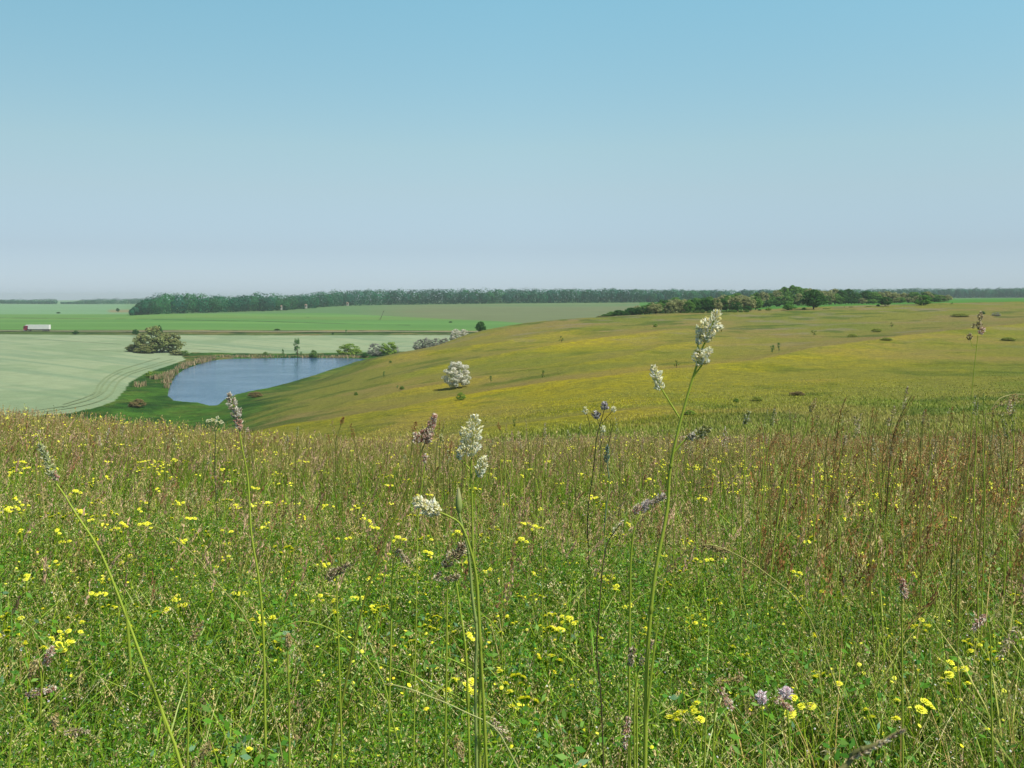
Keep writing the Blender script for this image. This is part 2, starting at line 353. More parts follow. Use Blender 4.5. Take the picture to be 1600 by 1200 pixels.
MG = {0: ground_mat('meadow_soil', [(1.2, 1), (9, 1)], .03, .4), 1: ground_mat('hill_grass', [(.7, 1), (2.4, 1)], .45, .34),
      2: ground_mat('valley_grass', [(.25, 1), (1.2, 1)], .6, .35), 3: ground_mat('wheat', [(.2, 1), (1.5, 1)], .12, .08),
      4: ground_mat('verge_grass', [(.15, .6), (.6, .6)], .8, .35), 5: ground_mat('green_crop', [(.03, .2), (.25, .2)], .3, .08),
      6: ground_mat('far_crop', [(.02, .2), (.12, .3)], .3, .1)}
names = {0: ('meadow_ground', 'ground under the flowering meadow beside the camera'), 1: ('hillside', 'olive and yellow flowering hillside sloping to the lake'),
         2: ('valley_floor', 'dark green valley bottom and banks around the lake'), 3: ('wheat_field', 'pale grey-green wheat field left of and behind the lake'),
         4: ('road_verge', 'rough grassy verge along the distant road'), 5: ('green_field', 'bright green crop fields beyond the road'),
         6: ('far_field', 'hazy far fields below the wood')}
idx = np.arange(NV * NU).reshape(NV, NU)
quads = np.stack([idx[:-1, :-1], idx[:-1, 1:], idx[1:, 1:], idx[1:, :-1]], -1).reshape(-1, 4)
zf = zone[:-1, :-1].reshape(-1)
V = np.stack([GX, GY, GZ], -1).reshape(-1, 3); CA = gc.reshape(-1, 3); CB = g2.reshape(-1, 3)
# vertex normals of the whole sheet, so the cuts do not show
du = np.gradient(np.stack([GX, GY, GZ], -1), axis=1); dv = np.gradient(np.stack([GX, GY, GZ], -1), axis=0)
NRM = np.cross(du, dv).reshape(-1, 3); NRM /= np.linalg.norm(NRM, axis=1)[:, None] + 1e-12
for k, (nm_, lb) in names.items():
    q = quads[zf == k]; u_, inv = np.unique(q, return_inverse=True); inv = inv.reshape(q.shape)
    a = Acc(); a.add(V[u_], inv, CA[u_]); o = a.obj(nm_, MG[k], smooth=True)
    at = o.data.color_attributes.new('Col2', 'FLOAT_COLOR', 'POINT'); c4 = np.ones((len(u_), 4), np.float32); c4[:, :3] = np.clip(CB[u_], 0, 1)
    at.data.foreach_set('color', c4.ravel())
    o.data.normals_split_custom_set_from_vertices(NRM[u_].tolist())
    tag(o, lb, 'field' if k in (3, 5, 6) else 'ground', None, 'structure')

# lake
m, n, o_ = new_mat('lake_water'); p = nd(n, 'ShaderNodeBsdfPrincipled'); p.inputs['Base Color'].default_value = (.035, .10, .21, 1)
p.inputs['Roughness'].default_value = .12; p.inputs['IOR'].default_value = 1.33
g = nd(n, 'ShaderNodeNewGeometry'); mp = nd(n, 'ShaderNodeMapping'); mp.inputs['Scale'].default_value = (1, 1.6, 1)
z = nd(n, 'ShaderNodeTexNoise'); z.inputs['Scale'].default_value = 1.4; z.inputs['Detail'].default_value = 4
bp = nd(n, 'ShaderNodeBump'); bp.inputs['Distance'].default_value = .12; bp.inputs['Strength'].default_value = .8
z2 = nd(n, 'ShaderNodeTexNoise'); z2.inputs['Scale'].default_value = .04; mr = nd(n, 'ShaderNodeMapRange')
mr.inputs[1].default_value = .35; mr.inputs[2].default_value = .65; mr.inputs[3].default_value = .4; mr.inputs[4].default_value = 1
n.links.new(g.outputs['Position'], mp.inputs[0]); n.links.new(mp.outputs[0], z.inputs[0]); n.links.new(mp.outputs[0], z2.inputs[0]); n.links.new(z2.outputs[0], mr.inputs[0])
n.links.new(mr.outputs[0], bp.inputs['Strength']); n.links.new(z.outputs[0], bp.inputs['Height']); n.links.new(bp.outputs[0], p.inputs['Normal']); n.links.new(p.outputs[0], o_.inputs[0])
x0, x1, y0, y1 = LAKE[:, 0].min() - 6, LAKE[:, 0].max() + 6, LAKE[:, 1].min() - 6, LAKE[:, 1].max() + 4
me = bpy.data.meshes.new('lake'); 
cen = LAKE.mean(0); ring = cen + (LAKE - cen) * 1.0 + (LAKE - cen) / np.linalg.norm(LAKE - cen, axis=1)[:, None] * 2.0
me.from_pydata([(x, y, LAKE_Z) for x, y in ring], [], [list(range(len(ring)))[::-1]]); me.update()
if me.polygons[0].normal.z < 0: me.flip_normals()
lo = bpy.data.objects.new('lake', me); COL.objects.link(lo); me.materials.append(m); tag(lo, 'blue lake lying in the valley', 'lake', None, 'structure')

# road and wheel tracks: ribbons that follow the ground
def ribbon(name, pts, width, lift, mat, col, label, cat):
    P = [np.array(p[:2], float) for p in pts]; D = []
    for a_, b_ in zip(P[:-1], P[1:]):
        k = max(1, int(np.linalg.norm(b_ - a_) / 3)); D += [a_ + (b_ - a_) * t / k for t in range(k)]
    D.append(P[-1]); D = np.array(D)
    for _ in range(6): D[1:-1] = (D[:-2] + 2 * D[1:-1] + D[2:]) / 4
    T = np.gradient(D, axis=0); T /= np.linalg.norm(T, axis=1)[:, None]; Nn = np.stack([-T[:, 1], T[:, 0]], 1)
    rows = []
    for s in (-.5, -.17, .17, .5):
        q = D + Nn * width * s; rows.append(np.column_stack([q, zfun(q[:, 0], q[:, 1]) + lift]))
    v = np.stack(rows, 1).reshape(-1, 3); k = len(D); f = []
    for i in range(k - 1):
        for j in range(3): f.append((i*4+j, (i+1)*4+j, (i+1)*4+j+1, i*4+j+1))
    a = Acc(); a.add(v, f, col); o = a.obj(name, mat, smooth=True); return tag(o, label, cat, None, 'structure')
M_road = vc_mat('road_asphalt', .9, .2, .15, 1); M_track = vc_mat('trodden_crop', .95, .1, .25, 1)
ribbon('road', [(-900, 641), (-300, 640), (0, 639), (120, 639)], 7, .5, M_road, C(186,178,150,1.1), 'asphalt road crossing behind the wheat field', 'road')
for pts in ([(20,648),(95,643),(132,636),(160,626),(176,614),(181,604),(187,595),(205,584),(240,574),(275,564)],
            [(20,645),(90,639),(122,632),(146,623),(164,612),(170,603),(175,596),(193,585),(230,573),(270,562)],
            [(100,632),(130,624),(150,614),(153,602),(165,590),(185,579),(215,570),(250,560)],
            [(98,637),(135,627),(156,614),(160,603),(172,590),(190,581)]):
    ribbon('wheel_track', [hit(x, y, 200, 600) for x, y in pts], .65, .12, M_track, C(156,176,132), 'wheel track curving through the wheat beside the lake', 'track')
for pts in ([(10,528),(100,533),(190,538)], [(130,547),(190,549)], [(290,545),(345,548)]):
    ribbon('wheel_track', [hit(x, y, 200, 600) for x, y in pts], .9, .12, M_track, C(148,170,134), 'faint tramline across the wheat field', 'track')
# ------------------------------------------------------------------ trees and shrubs
def unit(n, rng=RNG):
    v = rng.normal(size=(n, 3)); return v / np.linalg.norm(v, axis=1)[:, None]
def flecks(P, N, L, Wd, rng=RNG):
    """diamond leaves centred at P, lying across normals N"""
    n = len(P); a = np.cross(N, unit(n, rng)); a /= np.linalg.norm(a, axis=1)[:, None] + 1e-9; b = np.cross(N, a)
    L = np.broadcast_to(L, n)[:, None]; Wd = np.broadcast_to(Wd, n)[:, None]
    V = np.stack([P - a * L / 2, P + b * Wd / 2 + a * L * .05, P + a * L / 2, P - b * Wd / 2 + a * L * .05], 1)
    return V.reshape(-1, 3), np.arange(4 * n).reshape(n, 4)
def tube(acc, pts, rad, col, k=6):
    P = np.array(pts, float); n = len(P); T = np.gradient(P, axis=0); T /= np.linalg.norm(T, axis=1)[:, None] + 1e-9
    ref = np.array([0, 1, 0]) if abs(T[0, 1]) < .9 else np.array([1, 0, 0]); V = []
    rad = np.broadcast_to(rad, n)
    for i in range(n):
        a = np.cross(T[i], ref); a /= np.linalg.norm(a) + 1e-9; b = np.cross(T[i], a)
        for j in range(k):
            t = 2 * math.pi * j / k; V.append(P[i] + rad[i] * (a * math.cos(t) + b * math.sin(t)))
    Fq = [(i*k+j, i*k+(j+1) % k, (i+1)*k+(j+1) % k, (i+1)*k+j) for i in range(n-1) for j in range(k)]
    col = np.asarray(col, float)
    acc.add(V, Fq, np.repeat(col, k, 0) if col.ndim == 2 else col)
    ends = Acc(); c0 = len(V)
    acc.add(np.vstack([V[:k], [P[0]]]), [(k, (j+1) % k, j) for j in range(k)], col[0] if col.ndim == 2 else col)
    acc.add(np.vstack([V[-k:], [P[-1] + T[-1] * rad[-1] * .5]]), [(k, j, (j+1) % k) for j in range(k)], col[-1] if col.ndim == 2 else col)

def tree_meshes(kind, seed):
    """a tree 10 m tall and 8 m wide; returns trunk and crown meshes"""
    r = np.random.default_rng(seed); H, Wd = 10., 8.
    P_ = dict(dark=(C(34,74,26), C(60,106,36), None, 0, .12), mid=(C(64,104,42), C(104,142,58), None, 0, .10), bloom=(C(92,106,62), C(120,130,78), C(212,208,150), .3, .08),
              willow=(C(92,108,62), C(136,144,88), C(160,154,104), .2, .03), white=(C(96,116,70), C(140,150,110), C(255,250,232), .95, .0), grey=(C(96,112,84), C(134,146,120), C(205,198,196), .45, .0),
              lime=(C(96,128,46), C(142,164,66), None, 0, .02), slim=(C(70,110,56), C(96,136,70), None, 0, .15), shrub=(C(70,104,38), C(104,136,52), None, 0, 0.0),
              low=(C(130,144,62), C(150,158,74), None, 0, 0.0), fresh=(C(54,104,34), C(96,140,50), None, 0, .02), dry=(C(104,96,62), C(140,124,84), None, 0, 0.0), sapling=(C(58,88,34), C(92,120,44), None, 0, .05))[kind]
    cd, cl, bl, bf, cb = P_
    K = 2.25       # foliage shades itself, so its own colour is lighter than the mean of the crown
    nc = dict(slim=26, sapling=12, willow=80, white=110, grey=80).get(kind, 64); cr = []; cw = []
    for i in range(nc):
        if kind in ('slim', 'sapling'):
            th = r.uniform(0, 2 * math.pi); zz = cb + (1 - cb) * r.uniform(0, 1)
            rr = math.sqrt(max(0, 1 - ((zz - (.42 + cb * .5)) / .60) ** 2)) * r.uniform(.3, 1)
            cr.append((rr * Wd * .45 * math.cos(th), rr * Wd * .45 * math.sin(th), zz * H * .93)); cw.append(r.uniform(.7, 1.2)); continue
        d = unit(1, r)[0]; q = r.uniform(.2, .8) if r.random() < .2 else r.uniform(.78, .9)
        lo_ = cb + .02; ctr = lo_ + (1 - lo_) * (.42 if kind in ('dark', 'mid', 'bloom', 'willow') else .34)
        zc = ctr + d[2] * q * ((1 - ctr) if d[2] > 0 else (ctr - lo_)); wz = 1 if d[2] > 0 else 1.12
        cr.append((d[0] * q * Wd / 2 * wz, d[1] * q * Wd / 2 * wz, zc * H * .95))
        cw.append(r.uniform(.6, 1.25) * dict(dark=1.15, mid=1.1, bloom=1.05, willow=1.1, white=.75, grey=.85).get(kind, 1))
    cr = np.array(cr); cw = np.array(cw)
    cr += r.normal(0, .25, cr.shape); cr[:, 2] = np.maximum(cr[:, 2], cw * .45)
    m = 150 if kind in ('white', 'grey') else 95 if kind not in ('slim', 'sapling') else 60
    ci = np.repeat(np.arange(nc), m); n = len(ci)
    dirs = unit(n, r); rad = r.uniform(.55, 1.05, n) ** .6 * cw[ci]
    P = cr[ci] + dirs * rad[:, None] * np.array([1, 1, .8]); P[:, 2] = np.maximum(P[:, 2], .05)
    N = dirs + unit(n, r) * .8 + np.array([0, 0, .35]); N /= np.linalg.norm(N, axis=1)[:, None]
    sz = r.uniform(.3, .6, n) * (0.55 if kind in ('white', 'grey') else .85)
    V, Q = flecks(P, N, sz * 1.25, sz * .9, r)
    cm = r.uniform(0, 1, nc)[ci] * .6 + r.uniform(0, 1, n) * .4
    c = (cd * (1 - cm[:, None]) + cl * cm[:, None]) * K
    if bl is not None:
        cb_ = r.uniform(.4, 1.6, nc)[ci] * bf; s_ = r.random(n) < cb_
        c[s_] = bl * 1.5 * r.uniform(.75, 1.1, s_.sum())[:, None]
    crown = Acc(); crown.add(V, Q, np.repeat(np.clip(c, 0, .88), 4, 0))
    trunk = Acc(); bc = C(120,104,84,.7)
    top = np.array([r.normal(0, .3), r.normal(0, .3), H * .62]); pts = [np.array([0, 0, -.3]) + (top - [0, 0, -.3]) * t + r.normal(0, .12, 3) * (0 < t < 1) for t in np.linspace(0, 1, 7)]
    tr = .22 if kind not in ('white', 'grey', 'shrub', 'dry') else .1
    tube(trunk, pts, np.linspace(tr * 1.3, tr * .3, 7), bc, 7)
    for i in r.choice(nc, 10, replace=False):
        s0 = pts[int(r.integers(1, 5))]; e0 = cr[i] * .92
        mid = (s0 + e0) / 2 + np.array([0, 0, .3]); tube(trunk, [s0, mid, e0], [tr * .5, tr * .3, tr * .12], bc, 5)
    return trunk.mesh('trunk'), crown.mesh('crown', False)
TM = {}
def plant(name, kind, px, base, top, wpx, label, cat, Y=None, group=None, variant=0, ymin=24, ymax=4000, lean=0):
    """a tree or shrub with its foot on the ground at photograph row `base` (or at distance Y) and its top at row `top`"""
    if (kind, variant) not in TM: TM[(kind, variant)] = tree_meshes(kind, 100 + variant * 31 + sum(map(ord, kind)))
    if Y is None: x, y, z = hit(px, base, ymin, ymax)
    else: x, y = (px - 800) / F * Y, Y; z = g1(x, y)
    H = max(.3, -(top - HY) / F * y - z); Wm = wpx / F * y
    e = empty(name, (x, y, z), label, cat, group, rz=random.uniform(0, 6.28))
    e.scale = (Wm / 8.6, Wm / 8.6, H / 10)
    for me_, nm_, mt in zip(TM[(kind, variant)], ('trunk', 'crown'), (M_bark, M_tree)):
        if not me_.materials: me_.materials.append(mt)
        o = bpy.data.objects.new(nm_, me_); COL.objects.link(o); o.parent = e
    return e
B = 200; LK = dict(ymin=200, ymax=700)
plant('willow_tree', 'willow', 236, 551, 508, 50, 'big olive-grey willow at the corner of the wheat field left of the lake', 'tree', ymin=300)
plant('willow_tree', 'willow', 264, 551, 517, 42, 'smaller rounded willow joined to the right side of the big olive-grey one', 'tree', variant=1, ymin=300)
plant('willow_shrub', 'willow', 209, 549.5, 537, 26, 'low spreading shrub at the left foot of the big willow, casting a dark shadow', 'shrub', variant=2, ymin=300)
plant('willow_shrub', 'willow', 226, 552, 540, 30, 'low grey-green bush in front of the trunk of the big willow', 'shrub', variant=1, ymin=300)
plant('elder_bush', 'bloom', 276, 555, 546, 24, 'low elder bush with cream blossom at the right foot of the willows', 'shrub', ymin=300)
plant('elder_bush', 'shrub', 288, 556, 547, 18, 'dark green low bush at the far right end of the willow group, beside the bank', 'shrub', ymin=300)
plant('small_tree', 'dark', 249, 530, 507, 9, 'thin dark tree top sticking up behind the big willow', 'tree', Y=560)
plant('small_tree', 'dark', 212, 524, 514, 10, 'small dark tree on the road verge left of the big willow', 'tree', Y=600)
plant('verge_bush', 'dark', 118, 522.5, 516.5, 10, 'small dark bush alone on the verge right of the truck', 'shrub', Y=605)
plant('dry_bush', 'dry', 215, 637, 622, 26, 'brownish dry bush in the green valley left of the lake', 'shrub', ymin=200, ymax=300)
plant('dry_bush', 'dry', 398, 621, 611, 24, 'flat brown bush on the green right bank of the lake', 'shrub', ymin=200, ymax=300)
plant('shore_bush', 'lime', 234, 590, 579, 14, 'small yellow-green bush on the bank between wheat and lake', 'shrub', ymin=200, ymax=600)
plant('poplar_tree', 'slim', 465, 556, 528, 15, 'slender tree standing alone on the far shore of the lake', 'tree', Y=449)
plant('shore_bush', 'shrub', 490, 556, 546, 13, 'round green bush on the far shore right of the slender tree', 'shrub', Y=449)
plant('shore_bush', 'slim', 442, 556, 545, 5, 'tiny dark upright bush on the far shore left of the slender tree', 'shrub', Y=450)
plant('shore_bush', 'shrub', 415, 557, 549, 10, 'low green bush on the far shore, leftmost of the bushes along it', 'shrub', Y=452)
plant('willow_bush', 'lime', 545, 553, 535, 38, 'wide flat-topped yellow-green willow bush near the right end of the far shore', 'tree', Y=462)
plant('shore_bush', 'dark', 569, 559, 551, 12, 'small dark bush at the right tip of the lake', 'shrub', Y=446)
plant('olive_bush', 'grey', 587, 552, 533, 28, 'silver-grey bush left of the bright green bush by the lake tip', 'shrub', Y=458)
plant('green_bush', 'lime', 607, 552, 531, 26, 'bright green rounded bush between two silver-grey bushes', 'tree', Y=452, variant=1)
plant('olive_bush', 'grey', 617, 552, 537, 14, 'silver-grey bush peeping out right of the bright green bush', 'shrub', Y=462, variant=1)
for i, (x, t, w_, lb) in enumerate([(655, 527, 18, 'leftmost'), (668, 525, 20, 'second from the left'), (682, 526, 20, 'third from the left'), (694, 526, 16, 'rightmost')]):
    plant('olive_bush', 'grey', x, 545, t, w_, 'grey flowering bush in the low row behind the hill shoulder, ' + lb, 'shrub', Y=440, group='grey bushes behind the hill shoulder', variant=i % 2)
plant('flowering_bush', 'white', 712, 530, 512, 20, 'pale blossoming bush on the hill shoulder, left of a smaller pale one', 'shrub', Y=425, variant=1)
plant('flowering_bush', 'white', 725, 530, 513, 18, 'smaller pale blossoming bush on the hill shoulder next to the lone dark tree', 'shrub', Y=422)
plant('lone_tree', 'dark', 751, 522, 501.5, 16, 'lone dark green tree at the skyline end of the hill shoulder', 'tree', Y=410)
plant('flowering_bush', 'white', 715, 606, 561.5, 45, 'round white-blossomed bush standing alone in the middle of the hillside', 'shrub', ymin=100, ymax=380)
plant('conifer_bush', 'slim', 541, 523.5, 514.5, 5, 'small dark pointed bush on the verge behind the far wheat strip', 'shrub', Y=606)
plant('verge_bush', 'dark', 520, 523.5, 520, 4, 'tiny dark bush on the verge left of the pointed one', 'shrub', Y=606)
plant('verge_bush', 'dark', 433, 517, 513.5, 9, 'flat dark bush by the road above the left end of the far shore', 'shrub', Y=660)
plant('field_bush', 'dark', 184, 486, 481, 5, 'tiny dark tree alone in the far pale field left of the wood', 'tree', Y=1230)
plant('field_bush', 'dark', 91, 489, 487.3, 6, 'tiny dark bush in the far green field above the truck', 'shrub', Y=1180)
plant('field_bush', 'dark', 481, 498, 496.3, 5, 'tiny dark bush in the green field left of the leaning pole', 'shrub', Y=900)
plant('field_bush', 'dark', 704, 504, 502, 6, 'tiny dark bush in the green field above the grey bushes', 'shrub', Y=800)
# saplings and small shrubs on the hillside
for x, b, t, w_, k, lb in [
    (877, 535, 525, 9, 'sapling', 'small dark sapling on the upper left hillside above a lilac patch'),
    (848, 590, 577, 10, 'sapling', 'bright green sapling in the centre of the hillside'),
    (767, 597, 587, 6, 'slim', 'thin dark sapling just right of the white bush'),
    (720, 625, 612, 15, 'lime', 'fresh green shrub below the white-blossomed bush'),
    (803, 670, 655, 9, 'sapling', 'dark upright sapling low on the hillside near the grass edge'),
    (1024, 511, 505, 7, 'lime', 'small green shrub near the crest left of the tall grass head'),
    (1057, 575, 563, 9, 'sapling', 'spindly dark sapling left of the tall cream grass head'),
    (1207, 551, 539, 9, 'slim', 'left one of a pair of dark saplings in the dip of the right hillside'),
    (1217, 549, 535, 6, 'slim', 'right, taller one of a pair of dark saplings in the dip of the right hillside'),
    (1393, 512, 504, 8, 'sapling', 'small dark shrub below the round ridge tree'),
    (600, 590, 580, 4, 'slim', 'thin dark sapling on the hillside left of the white bush'),
    (628, 609, 603, 8, 'shrub', 'small green shrub on the lower slope above the lake, right one'),
    (621, 607, 602, 4, 'slim', 'tiny pointed sapling on the lower slope above the lake, left one'),
    (556, 618, 612, 7, 'shrub', 'grey-green tuft on the slope right of the lake'),
    (610, 567, 563, 5, 'shrub', 'tiny dark shrub on the slope above the right tip of the lake'),
    (1078, 648, 640, 18, 'lime', 'low bright green shrub on the lower hillside behind the tall stalk'),
    (1183, 626, 619, 18, 'low', 'low dark green shrub on the right lower hillside'),
    (1150, 629, 622, 10, 'shrub', 'low green shrub left of the brown molehill patch'),
    (1245, 618, 611, 24, 'dry', 'brown withered shrub on the right lower hillside'),
    (1500, 495, 489, 28, 'low', 'flat green thicket near the crest on the right'),
    (1557, 494, 487, 14, 'grey', 'silvery grey shrub near the crest at the right edge'),
    (1576, 532, 526, 22, 'low', 'flat dark green shrub on the hillside at the right edge'),
    (1535, 492, 486, 8, 'dark', 'small dark shrub left of the silvery grey one'),
    (1370, 519, 512, 16, 'low', 'low green bush in the dip left of the small dark shrub'),
    (1332, 527, 521, 16, 'low', 'low green bush in the dip below the ridge trees'),
    (1385, 532, 527, 20, 'low', 'flat green bush at the head of the dip'),
    (1272, 524, 515, 10, 'sapling', 'faint grey-green sapling below the big dark ridge tree')]:
    plant('hill_shrub', k, x, b, t, w_, lb, 'shrub', ymin=62, ymax=440, variant=(x % 2) if k in ('shrub', 'sapling') else 0)
# the trees along the ridge
ridge = [
 (1271, 487, 451, 37, 'dark', 0, 'ridge_tree', 'biggest dark green round tree on the ridge'),
 (1443, 490, 459, 26, 'fresh', 1, 'ridge_tree', 'round green tree standing in the grass right of the other ridge trees'),
 (1383, 482, 463, 19, 'dark', 1, 'ridge_tree', 'dark tree on the crest left of the lone round green one'),
 (1357, 486, 479, 11, 'lime', 0, 'ridge_shrub', 'light green shrub on the crest between the two darkest trees'),
 (1233, 490, 472, 20, 'fresh', 0, 'ridge_tree', 'mid-sized green tree on the crest left of the biggest dark one'),
 (1201, 490, 480, 10, 'lime', 1, 'ridge_shrub', 'light green upright shrub on the crest left of the mid-sized tree'),
 (1187, 489, 483, 6, 'dark', 0, 'ridge_shrub', 'tiny dark shrub on the crest, left of the light green upright one'),
 (1168, 492, 477, 14, 'dark', 1, 'ridge_tree', 'small dark tree at the right end of the left thicket'),
 (1150, 493, 470, 20, 'dark', 0, 'ridge_tree', 'dark green tree in the left thicket behind the tall cream grass head'),
 (1487, 482, 473, 6, 'slim', 0, 'ridge_shrub', 'thin dark shrub on the crest at the end of the ridge belt'),
 (1319, 485, 479, 4, 'slim', 0, 'ridge_shrub', 'tiny pointed shrub right of the biggest dark tree'),
 (1330, 485, 481, 9, 'shrub', 1, 'ridge_shrub', 'low green shrub right of the biggest dark tree'),
 (1372, 481, 475, 5, 'dark', 0, 'ridge_shrub', 'tiny dark shrub touching the left side of the dark crest tree'),
 (1256, 489, 480, 8, 'lime', 0, 'ridge_shrub', 'light green shrub at the left foot of the biggest dark tree'),
 (1292, 487, 481, 14, 'lime', 1, 'ridge_shrub', 'light green shrub at the right foot of the biggest dark tree')]
for x, b, t, w_, k, v_, nm_, lb in ridge: plant(nm_, k, x, b, t, w_, lb, 'tree' if 'tree' in nm_ else 'shrub', Y=415 if x < 1300 else 428, variant=v_)
LBL = {'dark': 'dark green leafy tree in the belt of trees behind the ridge', 'mid': 'mid-green leafy tree in the belt of trees behind the ridge', 'bloom': 'cream-blossomed acacia in the belt of trees behind the ridge',
       'shrub': 'low green bush along the front of the left thicket on the ridge', 'grey': 'greyish bush at the low left end of the ridge thicket'}
tops = lambda x: np.interp(x, [940,960,1000,1030,1060,1100,1150,1200,1235,1270,1300,1350,1400,1440,1470,1486], [490,485,476,469,463,462,457,456,447,449,448,454,453,452,457,464])
rr = random.Random(5)
x = 942
while x < 1182:                           # left thicket, right behind the crest
    tp = tops(x) + rr.uniform(0, 5) + (2 if x > 1060 else 0); k = rr.choice(['mid', 'dark', 'bloom', 'mid', 'grey' if x < 980 else 'dark'])
    plant('belt_tree', k, x, 0, tp, rr.uniform(16, 24), LBL[k], 'tree', Y=rr.uniform(408, 440), group=LBL[k].replace(' in the belt of', 's in the belt of'), variant=rr.randint(0, 2)); x += rr.uniform(6, 9)
x = 985
while x < 1478:                           # main belt across the green strip
    k = rr.choice(['bloom', 'bloom', 'mid', 'dark'] if x > 1150 else ['mid', 'dark', 'mid', 'bloom'])
    if 1325 < x < 1355: k = 'dark'
    if 1225 < x < 1268: k = 'mid'
    tp = tops(x) + rr.uniform(-1.5, 4)
    if 1225 < x < 1262: tp = tops(x) - rr.uniform(-1, 3)
    plant('belt_tree', k, x, 0, tp, rr.uniform(20, 30), LBL[k], 'tree', Y=rr.uniform(575, 620), group=LBL[k].replace(' in the belt of', 's in the belt of'), variant=rr.randint(0, 2)); x += rr.uniform(8, 12)
for i in range(44):                       # lower skirt of the belt
    x = 1100 + i * 8.6 + rr.uniform(-3, 3); k = rr.choice(['mid', 'bloom', 'dark'])
    plant('belt_tree', k, x, 0, tops(x) + rr.uniform(9, 14), rr.uniform(13, 20), LBL[k], 'tree', Y=rr.uniform(560, 572), group=LBL[k].replace(' in the belt of', 's in the belt of'), variant=rr.randint(0, 2))
for i in range(14):
    x = 1068 + i * 7.5 + rr.uniform(-3, 3)
    plant('belt_bush', 'shrub', x, 0, 486 + rr.uniform(-3, 2), rr.uniform(7, 12), LBL['shrub'], 'shrub', Y=rr.uniform(396, 404), group='low green bushes along the left thicket', variant=rr.randint(0, 1))
TMk = TM

# ------------------------------------------------------------------ the far woods, each one mass of crowns
def wood(name, label, spans, rows, seed, cols, leafy=560):
    r = np.random.default_rng(seed); a = Acc()
    px_, base_, top_, Y_ = [np.array(v, float) for v in zip(*spans)]
    for row in range(rows):
        x = px_[0]
        while x < px_[-1]:
            Y = np.interp(x, px_, Y_) + row * 22 + r.uniform(-9, 9); X = (x - 800) / F * Y; z = g1(X, Y)
            b = np.interp(x, px_, base_); t = np.interp(x, px_, top_) + r.normal(0, .6) + 2.2 * (vnoise(x, row * 40., 26, seed) - .5) + 1.6 * (vnoise(x, row * 9., 9, seed + 1) - .5) + (rows - 1 - row) * .5 * (r.random() < .6) + .6
            z = min(z, -(b - HY) / F * Y + 1) if row == 0 else z
            H = max(5, -(t - HY) / F * Y - z) * (1 if row > 1 or r.random() < .4 else r.uniform(.72, .98)); wd = H * r.uniform(.42, .66)
            n = leafy if row in (0, 1) else leafy // 2
            d = unit(n, r); lob = 1 + .10 * np.sin(d[:, 0] * 5 + r.uniform(0, 6)) * np.cos(d[:, 2] * 4 + d[:, 1] * 4 + r.uniform(0, 6))
            P = np.array([X, Y, z + H * .47]) + d * (lob * r.uniform(.85, 1.0, n))[:, None] * np.array([wd, wd, H * .54])
            N = d + unit(n, r) * .3; N /= np.linalg.norm(N, axis=1)[:, None]; s = r.uniform(.9, 1.7, n)
            Vv, Q = flecks(P, N, s * 1.2, s, r)
            c = cols[r.integers(len(cols))] * r.uniform(.8, 1.2); cc = np.clip(c[None] * r.uniform(.88, 1.12, n)[:, None], 0, 1)
            a.add(Vv, Q, np.repeat(cc, 4, 0)); x += wd * r.uniform(1.0, 1.5) / Y * F
    return tag(a.obj(name, M_tree), label, 'wood', None, 'stuff')
WC = [C(30,104,68,1.7), C(24,90,62,1.7), C(46,112,64,1.7), C(26,98,74,1.7)]
wood('woodland', 'dark broadleaf wood along the middle and right of the horizon', [(206,488,483,1000),(214,488,477,1000),(224,488,469,1000),(234,488,463,1000),(245,488,457,1000),(275,488,455.5,1000),(320,488,459,1010),(362,486,462,1040),(390,485,460,1070),(400,484,457,1090),(436,482,458,1120),(452,481,461,1150),(480,479,458,1200),(510,478,453,1300),(550,477,452,1380),(600,476,451,1400),(850,475,449.5,1400),(1000,473,451,1400),(1130,471,452,1420),(1300,467,451,1600),(1480,466,449.5,1850),(1600,466,449.5,1900),(1900,466,450,1900)], 4, 11, WC)
wood('woodland', 'blue-green wood far away at the left edge of the horizon', [(-250,476,466,2450),(88,475.6,467,2450)], 3, 12, WC, 160)
wood('woodland', 'blue-green wood far away between the left edge and the main wood', [(96,475,473,2500),(118,475,470,2500),(138,475,466,2450),(215,475,464.5,2400),(260,475,464,2400)], 3, 13, WC, 160)

